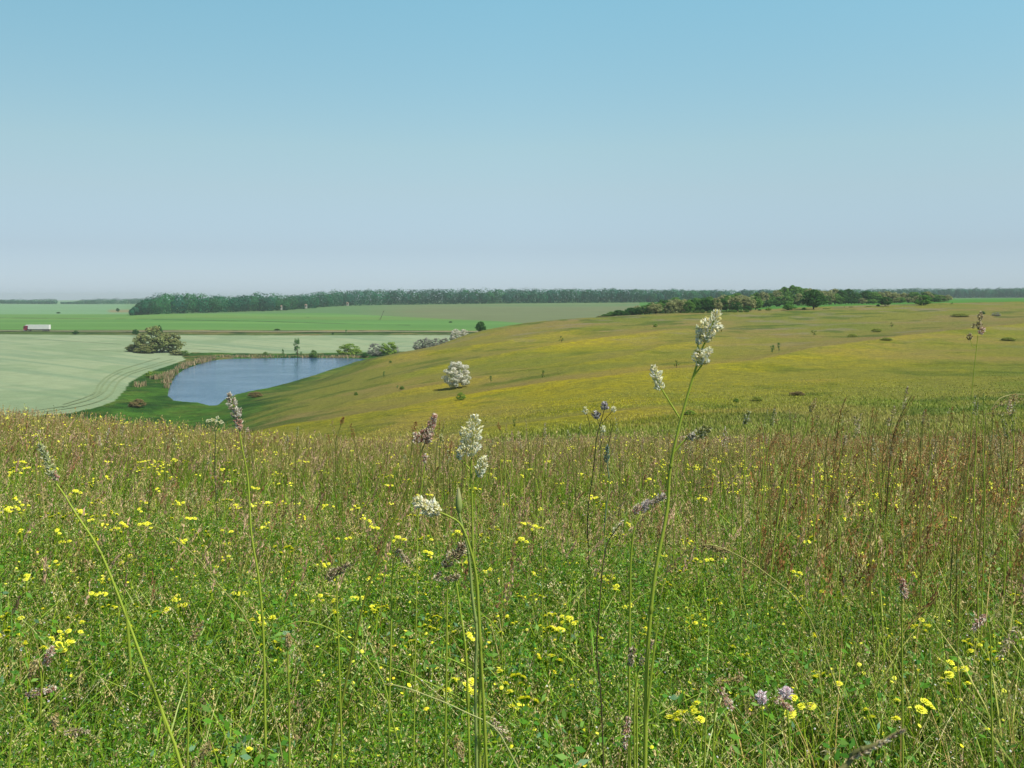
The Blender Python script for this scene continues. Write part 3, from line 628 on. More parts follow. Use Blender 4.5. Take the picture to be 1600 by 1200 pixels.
# ------------------------------------------------------------------ reeds on the shore
def reeds(seed=3):
    r = np.random.default_rng(seed); a = Acc(); spots = []
    for (x, y, rad, k) in [(264,606,4,260),(262,598,5,380),(268,590,6,520),(272,584,5,360),(262,588,5,300),(288,575,6,380),(294,571,5,320),(312,567,6,380),(322,563.5,7,420),(330,561.5,5,260),(244,592,4,200),(218,604,5,160)]:
        X, Y, Z = hit(x, y, 200, 600); m = rad / F * Y
        k = int(k * .6); q = r.normal(0, 1, (k, 2)) * [m * .7, m * 1.6]; spots.append(np.column_stack([X + q[:, 0], Y + q[:, 1]]))
    for x in np.arange(345, 575, 1.0):                       # far shore
        Y = 446 + r.uniform(0, 7); k = 6 if (470 < x or x < 430) else 2; X = (x - 800) / F * Y
        spots.append(np.column_stack([X + r.uniform(-.4, .4, k), Y + r.uniform(-2, 2, k)]))
    S = np.vstack(spots); S = S[~in_poly(S[:, 0], S[:, 1], LAKE)]
    z = zfun(S[:, 0], S[:, 1]); n = len(S); h_ = r.uniform(.8, 1.9, n) * np.where(S[:, 1] > 440, .7, 1); w_ = r.uniform(.12, .25, n); t = r.uniform(0, 3.14, n)
    ax = np.column_stack([np.cos(t), np.sin(t), np.zeros(n)]) * w_[:, None]; ln = r.normal(0, .25, (n, 3)); ln[:, 2] = 0
    b = np.column_stack([S, z - .05]); up = np.array([0, 0, 1]) * h_[:, None]
    V = np.stack([b - ax, b + ax, b + up * .7 + ax * .7 + ln * .5, b + up + ln], 1).reshape(-1, 3)
    c = np.where(r.random(n)[:, None] < .72, C(190,168,130,1.3), C(110,134,70,1.3)) * r.uniform(.7, 1.15, n)[:, None]
    a.add(V, np.arange(4 * n).reshape(n, 4), np.repeat(c, 4, 0)); tag(a.obj('reeds', M_stem), 'tan dry reeds growing along the lake shore', 'reeds', None, 'stuff')
reeds()

# ------------------------------------------------------------------ truck, pole, huts
import bmesh
def bbox(acc, lo, hi, col, bev=.05, taper=None):
    bm = bmesh.new(); bmesh.ops.create_cube(bm, size=1)
    for v in bm.verts:
        v.co = Vector([(l + h_) / 2 + c * (h_ - l) for c, l, h_ in zip(v.co, lo, hi)])
        if taper: taper(v.co)
    if bev: bmesh.ops.bevel(bm, geom=bm.edges[:], offset=bev, segments=2, affect='EDGES')
    bmesh.ops.triangulate(bm, faces=bm.faces[:])
    acc.add([v.co[:] for v in bm.verts], [[v.index for v in f.verts] for f in bm.faces], col); bm.free(); return acc
def part(name, acc, mat, par, smooth_=False): return acc.obj(name, mat, par, smooth_)
tx, ty = (57.5 - 800) / F * 639, 639.0; tz = g1(tx, ty) + .5
tr = empty('articulated_truck', (tx, ty, tz), 'articulated truck with white trailer and dark red cab driving left on the far road', 'truck')
WHT = C(255,255,252,1.25); RED = C(150,40,70,1.3); BLK = C(40,42,46); GL = C(50,66,80)
t_ = bbox(Acc(), (-5.2, -1.27, 1.15), (8.4, 1.27, 4.0), WHT, .06); trl = part('trailer', t_, M_paint, tr)
part('side_skirt', bbox(Acc(), (-1, -1.25, .62), (4.2, -1.18, 1.14), C(90,94,100), .02), M_paint, trl)
part('rear_bumper', bbox(Acc(), (8.2, -1.2, .5), (8.38, 1.2, .72), C(120,60,50), .03), M_paint, trl)
part('chassis', bbox(Acc(), (-7.6, -.5, .75), (8.2, .5, 1.1), BLK, .03), M_paint, tr)
def tap(co):
    if co.x < -6.5 and co.z > 2: co.x += .28
cab = part('cab', bbox(Acc(), (-8.15, -1.22, .55), (-5.75, 1.22, 3.3), RED, .12, tap), M_paint, tr)
part('roof_fairing', bbox(Acc(), (-7.4, -1.1, 3.32), (-5.8, 1.1, 3.95), WHT, .15, lambda co: setattr(co, 'x', co.x + .7) if co.x < -7 and co.z > 3.6 else None), M_paint, cab)
part('windscreen', bbox(Acc(), (-8.19, -1.05, 2.0), (-7.9, 1.05, 2.85), GL, .04, lambda co: setattr(co, 'x', co.x + .16) if co.z > 2.4 else None), M_paint, cab)
part('side_window', bbox(Acc(), (-7.6, -1.25, 2.0), (-6.8, -1.2, 2.75), GL, .02), M_paint, cab)
part('mirror', bbox(Acc(), (-8.05, -1.5, 2.1), (-7.95, -1.3, 2.8), BLK, .02), M_paint, cab)
part('bumper', bbox(Acc(), (-8.3, -1.2, .4), (-7.95, 1.2, .85), C(200,200,200), .06), M_paint, cab)
part('headlight', bbox(Acc(), (-8.34, -1.1, .9), (-8.1, -.75, 1.1), WHT, .03), M_paint, cab)
part('headlight', bbox(Acc(), (-8.34, .75, .9), (-8.1, 1.1, 1.1), WHT, .03), M_paint, cab)
wh = Acc(); rim = Acc()
def disc(acc, r0, y0, y1, col, k=20):
    V = [(r0 * math.cos(2*math.pi*j/k), y, r0 * math.sin(2*math.pi*j/k)) for y in (y0, y1) for j in range(k)] + [(0, y0, 0), (0, y1, 0)]
    acc.add(V, [(j, (j+1) % k, k+(j+1) % k, k+j) for j in range(k)], col); acc.add(V, [(2*k, (j+1) % k, j) for j in range(k)] + [(2*k+1, k+j, k+(j+1) % k) for j in range(k)], col)
disc(wh, .5, -.16, .16, BLK); disc(rim, .27, -.18, .18, C(180,184,188))
wm = wh.mesh('wheel'); rm = rim.mesh('rim'); wm.materials.append(M_rubber); rm.materials.append(M_paint)
for x in (-7.3, -4.3, 4.6, 5.9, 7.2):
    for s in (-1, 1):
        o = bpy.data.objects.new('wheel', wm); COL.objects.link(o); o.parent = tr; o.location = (x, s * 1.05, .5)
        q = bpy.data.objects.new('rim', rm); COL.objects.link(q); q.parent = o

x, y, z = (594 - 800) / F * 850, 850., 0; z = g1(x, y)
pl = empty('utility_pole', (x, y, z), 'thin leaning wooden pole in the far green field', 'pole')
a = Acc(); tube(a, [(0, 0, -.5), (1.6, 0, 4), (3.3, 0, 8.2)], [.17, .15, .12], C(120,110,100), 8); pp = part('post', a, M_wood, pl)
a = Acc(); bbox(a, (2.4, -.7, 7.3), (3.5, -.5, 7.5), C(110,100,90), .02); bbox(a, (2.85, -1, 7.35), (3.0, .6, 7.5), C(110,100,90), .02); part('cross_arm', a, M_wood, pl)
a = Acc(); tube(a, [(-1.6, 0, -.3), (.3, 0, 1.9), (1.35, 0, 3.6)], [.12, .11, .1], C(120,110,100), 8); part('strut', a, M_wood, pl)
for px_, bs, wpx, lb in [(545, 476, 5, 'small white hut at the foot of the wood, rightmost of the three'), (481, 479.2, 5, 'small white hut at the foot of the wood, middle one'), (443, 481.2, 3, 'small white hut at the foot of the wood, leftmost of the three')]:
    Y = 1370. if px_ > 500 else (1165. if px_ > 460 else 1095.)
    x = (px_ - 800) / F * Y; z = max(g1(x, Y), -(bs - HY) / F * Y); s = wpx / F * Y / 3.6
    e = empty('white_hut', (x, Y - 10, z), lb, 'hut', 'white huts at the edge of the wood')
    part('wall', bbox(Acc(), (-s, -1.6, -2), (s, 1.6, 2.0), C(214,210,200), .03), M_paint, e)
    a = Acc(); a.add([(-s-.3,-2,1.9),(s+.3,-2,1.9),(s+.3,0,3.1),(-s-.3,0,3.1),(-s-.3,2,1.9),(s+.3,2,1.9)], [(0,1,2,3),(3,2,5,4)], C(176,150,130)); a.add([(-s,-1.6,1.95),(-s,1.6,1.95),(-s,0,3.0),(s,-1.6,1.95),(s,1.6,1.95),(s,0,3.0)], [(0,2,1),(3,4,5)], WHT); part('roof', a, M_paint, e)
    part('door', bbox(Acc(), (-.45, -1.66, 0), (.45, -1.58, 2), C(110,100,90), .01), M_wood, e)
    part('window', bbox(Acc(), (s*.45, -1.66, .9), (s*.8, -1.58, 1.7), GL, .01), M_paint, e)
# ------------------------------------------------------------------ the meadow around the camera
def gcol(X, Y):
    """colour of the ground sheet at X, Y"""
    j = np.clip(np.searchsorted(YR, Y), 0, NV - 1); i = np.clip(np.searchsorted(U, X / (np.maximum(YR[j], 0) + 12)), 0, NU - 1)
    return gc[j, i]
def scatter(n, y0, y1, p=1.0, wide=.62, rng=RNG):
    """n points whose density falls off as Y**-p"""
    t = rng.random(n); e = 2 - p
    Y = (y0 ** e + t * (y1 ** e - y0 ** e)) ** (1 / e) if abs(e) > 1e-6 else y0 * (y1 / y0) ** t
    return rng.uniform(-wide, wide, n) * (Y + .3), Y
def blades(acc, X, Y, h, w, lean, az, col, tipcol=None, segs=3, z0=None, waz=None, rng=RNG):
    n = len(X); z = zfun(X, Y, False) if z0 is None else z0
    h = np.broadcast_to(h, n); w = np.broadcast_to(w, n)
    L = np.column_stack([np.cos(az), np.sin(az), np.zeros(n)]); wz = rng.uniform(-.9, .9, n) if waz is None else waz
    A = np.column_stack([np.cos(wz), np.sin(wz), np.zeros(n)])
    B = np.column_stack([X, Y, z]); V = []; Cc = []
    for k in range(segs):
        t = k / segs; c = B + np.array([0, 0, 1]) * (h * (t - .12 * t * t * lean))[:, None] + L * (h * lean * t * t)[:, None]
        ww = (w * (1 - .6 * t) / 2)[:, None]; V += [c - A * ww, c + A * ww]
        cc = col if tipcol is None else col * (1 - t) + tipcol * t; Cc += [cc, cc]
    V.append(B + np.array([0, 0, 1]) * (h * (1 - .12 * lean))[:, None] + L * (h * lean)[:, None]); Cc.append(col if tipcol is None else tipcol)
    m = 2 * segs + 1; V = np.stack(V, 1).reshape(-1, 3); Cc = np.stack(Cc, 1).reshape(-1, 3)
    o = (np.arange(n) * m)[:, None]; q = []
    for k in range(segs - 1): q.append(o + np.array([2*k, 2*k+1, 2*k+3, 2*k+2]))
    tri = o + np.array([2*segs-2, 2*segs-1, 2*segs])
    n0 = acc.n; acc.add(V, tri, Cc)
    if q: acc.q.append(np.concatenate(q) + n0)
def pal(cols, wts, n, jit=.22, rng=RNG):
    c = np.array(cols)[rng.choice(len(cols), n, p=np.array(wts) / sum(wts))]; return c * rng.uniform(1 - jit, 1 + jit, n)[:, None]
K2 = 1.9
G1, G2, G3, G4 = C(104,146,24,K2), C(80,128,18,K2), C(148,172,40,K2), C(74,120,36,K2)
TAN, REDB, PINK, CREAM, PALEG = C(194,176,118,K2), C(146,108,76,K2), C(178,146,120,K2), C(226,214,168,1.5), C(178,188,108,K2)
def patch(X, Y, s, o): return fbm(X, Y, s, o, 3)
PXf = lambda X, Y: 800 + F * X / Y
# green blades
a = Acc()
X, Y = scatter(170000, 1.5, 60, 1.05); m_ = RNG.random(len(Y)) > smooth(18, 60, Y); X, Y = X[m_], Y[m_]; n = len(X); pt = patch(X, Y, 1.6, 31) * .5 + .5 * smooth(.3, .7, patch(X, Y, .42, 33))
hh = RNG.uniform(.16, .46, n) * (.75 + .6 * pt) * (1 + .35 * smooth(5, 12, Y)); hh *= np.where(Y < 4, .85, 1)
c = pal([G1, G2, G3, G4, TAN], [4, 3, 4, 2, 1], n); c = c * (1 - .6 * smooth(7, 18, Y)[:, None]) + C(152,140,80,K2) * .6 * smooth(8, 18, Y)[:, None]
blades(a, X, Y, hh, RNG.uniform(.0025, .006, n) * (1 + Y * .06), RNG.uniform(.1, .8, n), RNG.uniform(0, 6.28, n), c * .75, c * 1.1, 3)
tag(a.obj('meadow_grass', M_leaf), 'green grass blades of the meadow', 'grass', None, 'stuff')
# broad bent blades and dead thatch between them
a = Acc()
X, Y = scatter(9000, 1.6, 11, .9); n = len(X); m_ = patch(X, Y, .42, 33) * .5 + patch(X, Y, .8, 71) * .5 > RNG.uniform(.34, .62, n); X, Y = X[m_], Y[m_]; n = len(X)
c = pal([C(122,160,44,K2), C(150,172,70,K2), C(96,140,60,K2), C(170,184,110,K2)], [4, 3, 2, 1], n)
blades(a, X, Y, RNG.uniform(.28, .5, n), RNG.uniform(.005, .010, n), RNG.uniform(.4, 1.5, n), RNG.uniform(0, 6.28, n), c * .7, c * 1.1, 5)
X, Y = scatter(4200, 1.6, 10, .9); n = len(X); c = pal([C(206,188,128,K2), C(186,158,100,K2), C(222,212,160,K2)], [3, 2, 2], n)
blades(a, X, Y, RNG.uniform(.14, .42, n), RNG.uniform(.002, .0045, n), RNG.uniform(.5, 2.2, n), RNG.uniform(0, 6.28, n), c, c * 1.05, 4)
tag(a.obj('coarse_grass', M_leaf), 'broader bent green and straw-coloured grass blades in the foreground', 'grass', None, 'stuff')
# low herbs: small leaves of clover and vetch
a = Acc()
def herbs(n, y0, y1, smin, smax, hk, p=1.0):
    X, Y = scatter(n, y0, y1, p); m_ = patch(X, Y, .42, 33) > RNG.uniform(.25, .62, n); X, Y = X[m_], Y[m_]; n = len(X); z = zfun(X, Y, False); pt = patch(X, Y, .42, 33); p2 = patch(X, Y, 1.4, 35)
    top = (.03 + .50 * smooth(.30, .68, pt)) * hk; t = RNG.random(n) ** .55
    P = np.column_stack([X, Y, z + top * t]); P[:, :2] += RNG.normal(0, .01, (n, 2))
    N = unit(n) * 1.1 + np.array([0.25, -.25, .6]); N /= np.linalg.norm(N, axis=1)[:, None]; s = RNG.uniform(smin, smax, n) * (1 + .05 * Y)
    V, Q = flecks(P, N, s * 1.7, s * .42)
    c = pal([G1, G2, G3, G4, C(80,124,70,K2), C(186,194,122,K2)], [3, 4, 2.2, 3, 1, 1.0], n, .36) * .76 * (.8 + .5 * p2[:, None]); a.add(V, Q, np.repeat(np.clip(c, 0, 1), 4, 0))
herbs(470000, 1.5, 7.5, .005, .0135, .95, .9); herbs(110000, 4.5, 17, .010, .02, .8)
# broader leaves of taller weeds, in groups
X, Y = scatter(900, 1.7, 6.5, .8); X = np.repeat(X, 12) + RNG.normal(0, .035, 10800); Y = np.repeat(Y, 12) + RNG.normal(0, .035, 10800); m_ = patch(X, Y, .9, 91) > .5; X, Y = X[m_], Y[m_]; n = len(X)
P = np.column_stack([X, Y, zfun(X, Y, False) + RNG.uniform(.12, .44, n)]); N = unit(n) * .7 + np.array([.2, -.3, .8]); N /= np.linalg.norm(N, axis=1)[:, None]; s_ = RNG.uniform(.02, .048, n)
V, Q = flecks(P, N, s_, s_ * .42); c = pal([C(96,150,40,K2), C(120,160,70,K2), C(74,128,40,K2), C(110,150,110,K2)], [3, 2, 3, .6], n, .2) * .85; a.add(V, Q, np.repeat(np.clip(c, 0, 1), 4, 0))
tag(a.obj('meadow_herbs', M_leaf), 'small leaved green herbs filling the meadow between the grasses', 'herbs', None, 'stuff')

# grass heads: thin stems with panicles of small spikelets
def panicles(acc, X, Y, h, az, lean, hl, nsp, ssz, spread, col, stemcol, sw=.0022, fluff=.35):
    n = len(X); z = zfun(X, Y, False)
    blades(acc, X, Y, h, sw * (1 + Y * .10), lean, az, stemcol, stemcol, 3, z)
    L = np.column_stack([np.cos(az), np.sin(az), np.zeros(n)]); B = np.column_stack([X, Y, z])
    t = RNG.random((n, nsp)); tt = 1 - (hl / h)[:, None] * t
    P = B[:, None] + np.array([0, 0, 1]) * (h[:, None] * (tt - .12 * tt * tt * lean[:, None]))[..., None] + L[:, None] * (h[:, None] * lean[:, None] * tt * tt)[..., None]
    sp = spread * np.sin(np.clip(t * 2.4 + .25, 0, 3.0))
    P = P + RNG.normal(0, 1, P.shape) * (sp * hl[:, None])[..., None]
    Nv = RNG.normal(0, 1, P.shape); P = P.reshape(-1, 3); ax = np.repeat(np.array([[0, 0, 1.]]), len(P), 0) + np.repeat(L * lean[:, None] * 1.5, nsp, 0) + RNG.normal(0, fluff, P.shape)
    ax /= np.linalg.norm(ax, axis=1)[:, None]; b = np.cross(ax, Nv.reshape(-1, 3)); b /= np.linalg.norm(b, axis=1)[:, None] + 1e-9
    s = ssz * RNG.uniform(.7, 1.3, len(P)) * (1 + np.repeat(Y, nsp) * .06); s = s[:, None]
    V = np.stack([P - ax * s, P + b * s * .32, P + ax * s, P - b * s * .32], 1).reshape(-1, 3)
    cc = np.repeat(col, nsp, 0) * RNG.uniform(.75, 1.25, (len(P), 1)); acc.add(V, np.arange(4 * len(P)).reshape(-1, 4), np.repeat(np.clip(cc, 0, 1), 4, 0))
a = Acc()
# red-brown and tan bents of the middle distance, browner to the right
X, Y = scatter(30000, 5.5, 62, 1.15); m_ = RNG.random(len(Y)) > smooth(18, 62, Y) * 1.0; X, Y = X[m_], Y[m_]; n = len(X); px = PXf(X, Y); q = patch(X, Y, 3.0, 41)
c = pal([TAN, REDB, PINK, C(170,156,84,K2)], [3, 2.2, 4, 1.5], n); m = (px > 1180) & (RNG.random(n) < .6); c[m] = pal([C(150,100,60,K2), C(172,122,76,K2), TAN], [2.4, 2, 2.2], m.sum())
hh = RNG.uniform(.42, .68, n) * (.85 + .3 * q); hh[m] *= 1.15; hh *= smooth(5, 8, Y) * .25 + .75
panicles(a, X, Y, hh, RNG.normal(.2, 1.6, n), RNG.uniform(.02, .35, n), hh * RNG.uniform(.2, .36, n), 15, .0068, .05, c, pal([C(150,154,78,K2), C(162,140,88,K2)], [1, 1], n))
# loose tan panicles among the near herbs
X, Y = scatter(3000, 1.9, 9, 1.0); n = len(X); hh = RNG.uniform(.36, .56, n) * (.85 + .2 * smooth(3, 7, Y))
panicles(a, X, Y, hh, RNG.uniform(0, 6.28, n), RNG.uniform(.25, .95, n), RNG.uniform(.06, .11, n), 26, .0045, .10, pal([TAN, CREAM, C(196,176,120,K2), PINK], [4, 1.5, 3, 1], n), pal([C(170,164,88,K2), C(120,140,56,K2)], [1, 1], n), .0018)
# pale green spikelets everywhere near the ground
X, Y = scatter(19000, 1.6, 12, 1.0); m_ = patch(X, Y, .7, 44) > RNG.uniform(.25, .65, len(Y)); X, Y = X[m_], Y[m_]; n = len(X); hh = RNG.uniform(.2, .42, n)
panicles(a, X, Y, hh, RNG.uniform(0, 6.28, n), RNG.uniform(.2, .9, n), RNG.uniform(.04, .09, n), 12, .0042, .17, pal([PALEG, CREAM, C(206,206,140,K2)], [3, 1.2, 2], n), pal([C(140,158,64,K2)], [1], n), .0015)
# taller rust-brown and straw plumes on the right
for cnt_, x0_, cl_ in ((2700, 1150, [C(150,106,62,K2), C(176,130,78,K2), C(122,84,52,K2), TAN]), (700, 1150, [C(214,198,140,K2), TAN, PALEG]), (500, -700, [PINK, C(190,160,130,K2), REDB])):
    X, Y = scatter(cnt_, 4.2, 13, .9); n = len(X); q_ = PXf(X, Y); m_ = (q_ > x0_ + RNG.uniform(0, 130, n)) & (patch(X, Y, 1.3, 81) > RNG.uniform(.25, .6, n)); X, Y = X[m_], Y[m_]; n = len(X); hh = RNG.uniform(.5, .82, n)
    panicles(a, X, Y, hh, RNG.normal(.1, 1.0, n), RNG.uniform(.05, .5, n), hh * RNG.uniform(.16, .3, n), 36, .0080, .045, pal(cl_, [1] * len(cl_), n), pal([C(160,160,78,K2), C(150,124,66,K2)], [1, 1], n), .0022, .22)
X, Y = scatter(5000, 3.2, 14, 1.0); n = len(X); m_ = PXf(X, Y) > 1120 + RNG.uniform(0, 200, n); X, Y = X[m_], Y[m_]; n = len(X); c = pal([C(150,166,60,K2), C(176,176,90,K2), C(186,160,96,K2)], [2, 2, 1], n)
blades(a, X, Y, RNG.uniform(.35, .68, n), RNG.uniform(.004, .008, n), RNG.uniform(.1, .7, n), RNG.uniform(0, 6.28, n), c * .85, c * 1.1, 4)
tag(a.obj('seed_heads', M_stem), 'countless tan, reddish and pale green seed heads of the meadow grasses', 'seed heads', None, 'stuff')

# grasses standing on the brow and down the near slope, thinning into the distance
a = Acc()
X, Y = scatter(170000, 24, 150, 1.9); n = len(X); zfar = smooth(30, 110, Y); c = gcol(X, Y) * 1.75 * (1 + RNG.uniform(-1, 1, n) * (.22 - .14 * zfar))[:, None]
i_ = RNG.random(n) < .2 * (1 - zfar * .7); c[i_] = c[i_] * .4 + TAN * .5; i_ = RNG.random(n) < .10 * (1 - zfar * .6); c[i_] = C(112,126,50,K2)
m_ = RNG.random(n) > smooth(60, 150, Y); X, Y, c = X[m_], Y[m_], c[m_]
zz = zone[np.clip(np.searchsorted(YR, Y), 0, NV-1), np.clip(np.searchsorted(U, X / (Y + 12)), 0, NU-1)]; k_ = (zz < 2); X, Y, c = X[k_], Y[k_], c[k_]; n = len(X); zfar = smooth(30, 110, Y)
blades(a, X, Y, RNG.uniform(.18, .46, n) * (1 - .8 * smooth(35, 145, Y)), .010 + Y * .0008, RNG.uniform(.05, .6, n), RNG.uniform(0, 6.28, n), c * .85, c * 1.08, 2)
X, Y = scatter(3600, 22, 60, 1.5); n = len(X); hh = RNG.uniform(.45, .8, n)
panicles(a, X, Y, hh, RNG.uniform(0, 6.28, n), RNG.uniform(.02, .3, n), hh * .25, 8, .011, .04, pal([TAN, PINK, PALEG, C(120,130,60,K2)], [3, 1, 1, 2], n), pal([C(140,140,70,K2)], [1], n), .002)
tag(a.obj('slope_grass', M_stem), 'olive grasses standing on the near slope beyond the brow', 'grass', None, 'stuff')

# yellow flowers too many to place one by one: small round heads near the ground and far clusters
def heads(acc, P, r, col):
    n = len(P); k = 6; N = unit(n) * .45 + np.array([.1, -.35, .9]); N /= np.linalg.norm(N, axis=1)[:, None]
    A = np.cross(N, unit(n)); A /= np.linalg.norm(A, axis=1)[:, None]; B = np.cross(N, A); r = np.broadcast_to(r, n)[:, None]
    V = [P + N * r * .35]
    for j in range(k): t = 2 * math.pi * j / k; V.append(P + (A * math.cos(t) + B * math.sin(t)) * r)
    V.append(P - N * r * .7)
    V = np.stack(V, 1).reshape(-1, 3); o = (np.arange(n) * (k + 2))[:, None]
    f = np.concatenate([o + np.array([0, 1 + j, 1 + (j + 1) % k]) for j in range(k)] + [o + np.array([k + 1, 1 + (j + 1) % k, 1 + j]) for j in range(k)])
    c = np.repeat(col[:, None], k + 2, 1); c[:, -1] *= .6; acc.add(V, f, np.clip(c.reshape(-1, 3), 0, 1))
YEL = C(244,242,84,2.0); YEL2 = C(242,228,60,1.9)
a = Acc()
X, Y = scatter(1300, 1.8, 6.5, .8); n = len(X); m = patch(X, Y, 1.2, 51) + .12 * smooth(2.5, 4, 6 - Y) > RNG.uniform(.3, .7, n); X, Y = X[m], Y[m]; n = len(X); z = zfun(X, Y, False)
h_ = RNG.uniform(.2, .4, n); blades(a, X, Y, h_, .0016, .1, X * 0, pal([G1], [1], n)); heads(a, np.column_stack([X, Y, z + h_]) + RNG.normal(0, .003, (n, 3)), RNG.uniform(.006, .010, n), pal([YEL, YEL2], [2, 1], n, .1))
X, Y = scatter(1400, 6.0, 26, .9); n = len(X); m = (patch(X, Y, 3.5, 53) > RNG.uniform(.32, .62, n)); X, Y = X[m], Y[m]; n = len(X); z = zfun(X, Y, False); h_ = RNG.uniform(.38, .6, n)
blades(a, X, Y, h_, .003, .1, X * 0, pal([G1], [1], n))
for j in range(5):
    off = RNG.normal(0, .016, (n, 3)) * [1.2, 1, .6]; heads(a, np.column_stack([X, Y, z + h_]) + off, RNG.uniform(.007, .011, n), pal([YEL, YEL2], [2, 1], n, .1))
X, Y = scatter(800, 20, 60, 1.2); n = len(X); px = PXf(X, Y); m = (RNG.random(n) < np.where(px < 420, .9, .12)); X, Y = X[m], Y[m]; n = len(X); z = zfun(X, Y, False); h_ = RNG.uniform(.35, .65, n)
for j in range(3): heads(a, np.column_stack([X, Y, z + h_]) + RNG.normal(0, .03, (n, 3)), RNG.uniform(.012, .02, n), pal([YEL, YEL2], [2, 1], n, .1))
tag(a.obj('small_yellow_flowers', M_petal), 'countless small yellow flower heads dotted through the meadow', 'flowers', None, 'stuff')
# tiny white and pale florets
a = Acc(); X, Y = scatter(2600, 1.8, 10, .9); n = len(X); z = zfun(X, Y, False)
heads(a, np.column_stack([X, Y, z + RNG.uniform(.18, .4, n)]), RNG.uniform(.002, .0042, n), pal([C(236,236,228,1.3), C(214,206,220,1.3)], [3, 1], n, .08))
tag(a.obj('tiny_white_florets', M_petal), 'tiny white florets sprinkled among the low herbs', 'flowers', None, 'stuff')

# ------------------------------------------------------------------ flowers and grasses one can point to
def yellow_meshes(seed):
    r = np.random.default_rng(seed); h = 1.0; st = Acc(); fl = []
    tube(st, [(0, 0, -.5), (.01, 0, -.2), (0, 0, 0)], [.0022, .0018, .0014], G3, 5)
    k = int(r.integers(3, 7)); tips = []
    for i in range(k):
        t = r.uniform(0, 6.28); d = r.uniform(.008, .034); tp = np.array([math.cos(t) * d * 1.3, math.sin(t) * d, r.uniform(.0, .022)]); tips.append(tp)
        tube(st, [(0, 0, -.045), tp * [.6, .6, .4] + [0, 0, -.02], tp - [0, 0, .004]], [.0012, .001, .001], G3, 4)
    for tp in tips:
        a = Acc(); R_ = r.uniform(.008, .0115); npt = 16; nrm = np.array([r.normal(0, .25), r.normal(-.3, .25), 1]); nrm /= np.linalg.norm(nrm); A = np.cross(nrm, [0, 1, 0.2]); A /= np.linalg.norm(A); B = np.cross(nrm, A)
        for ring, (rr_, lift, cc) in enumerate([(1, .1, YEL), (.68, .32, YEL), (.38, .5, YEL2)]):
            for j in range(npt if ring < 2 else 9):
                t = 2 * math.pi * (j + .5 * ring) / (npt if ring < 2 else 9); d = A * math.cos(t) + B * math.sin(t); e = np.cross(nrm, d); rl = R_ * rr_ * r.uniform(.88, 1.08)
                b0 = tp; b1 = tp + d * rl * .6 + nrm * R_ * lift; b2 = tp + d * rl + nrm * R_ * (lift + r.uniform(-.08, .12)); w_ = R_ * .17 * (1 if ring < 2 else .9)
                a.add([b0, b1 + e * w_, b2 + e * w_ * .7, b2 - e * w_ * .7, b1 - e * w_], [(0, 1, 4)], cc * r.uniform(.9, 1.1)); a.q.append(np.array([[1, 2, 3, 4]]) + a.n - 5)
        tube(a, [tp - nrm * .007, tp - nrm * .003, tp + nrm * .001], [.001, .0032, .0036], G2, 6)
        fl.append(a.mesh('flower'))
    sm = st.mesh('stem'); sm.materials.append(M_stem)
    for f in fl: f.materials.append(M_petal)
    return sm, fl
YM = [yellow_meshes(60 + i) for i in range(8)]
def yellow(px, py, hgt, label, group=None, Y=None, s=1.0, name='yellow_hawkweed', lead=0):
    X, Yh, Z = hit(px, py, 1.5, 40, up=hgt); sm, fl = YM[(int(px) * 7 + int(py) * 3) % 8]
    rnd = random.Random(int(px * 13 + py))
    e = empty(name, (X, Yh, Z + hgt), label, 'flower', group, rz=rnd.uniform(-.6, .6) + math.pi * (rnd.random() < .5), s=s * rnd.uniform(.9, 1.15))
    o = bpy.data.objects.new('stem', sm); COL.objects.link(o); o.parent = e
    if Yh < 11:
        for f in fl: q = bpy.data.objects.new('flower', f); COL.objects.link(q); q.parent = e
    else:
        for f in fl: q = bpy.data.objects.new('flower', f); COL.objects.link(q); q.parent = e
    return e
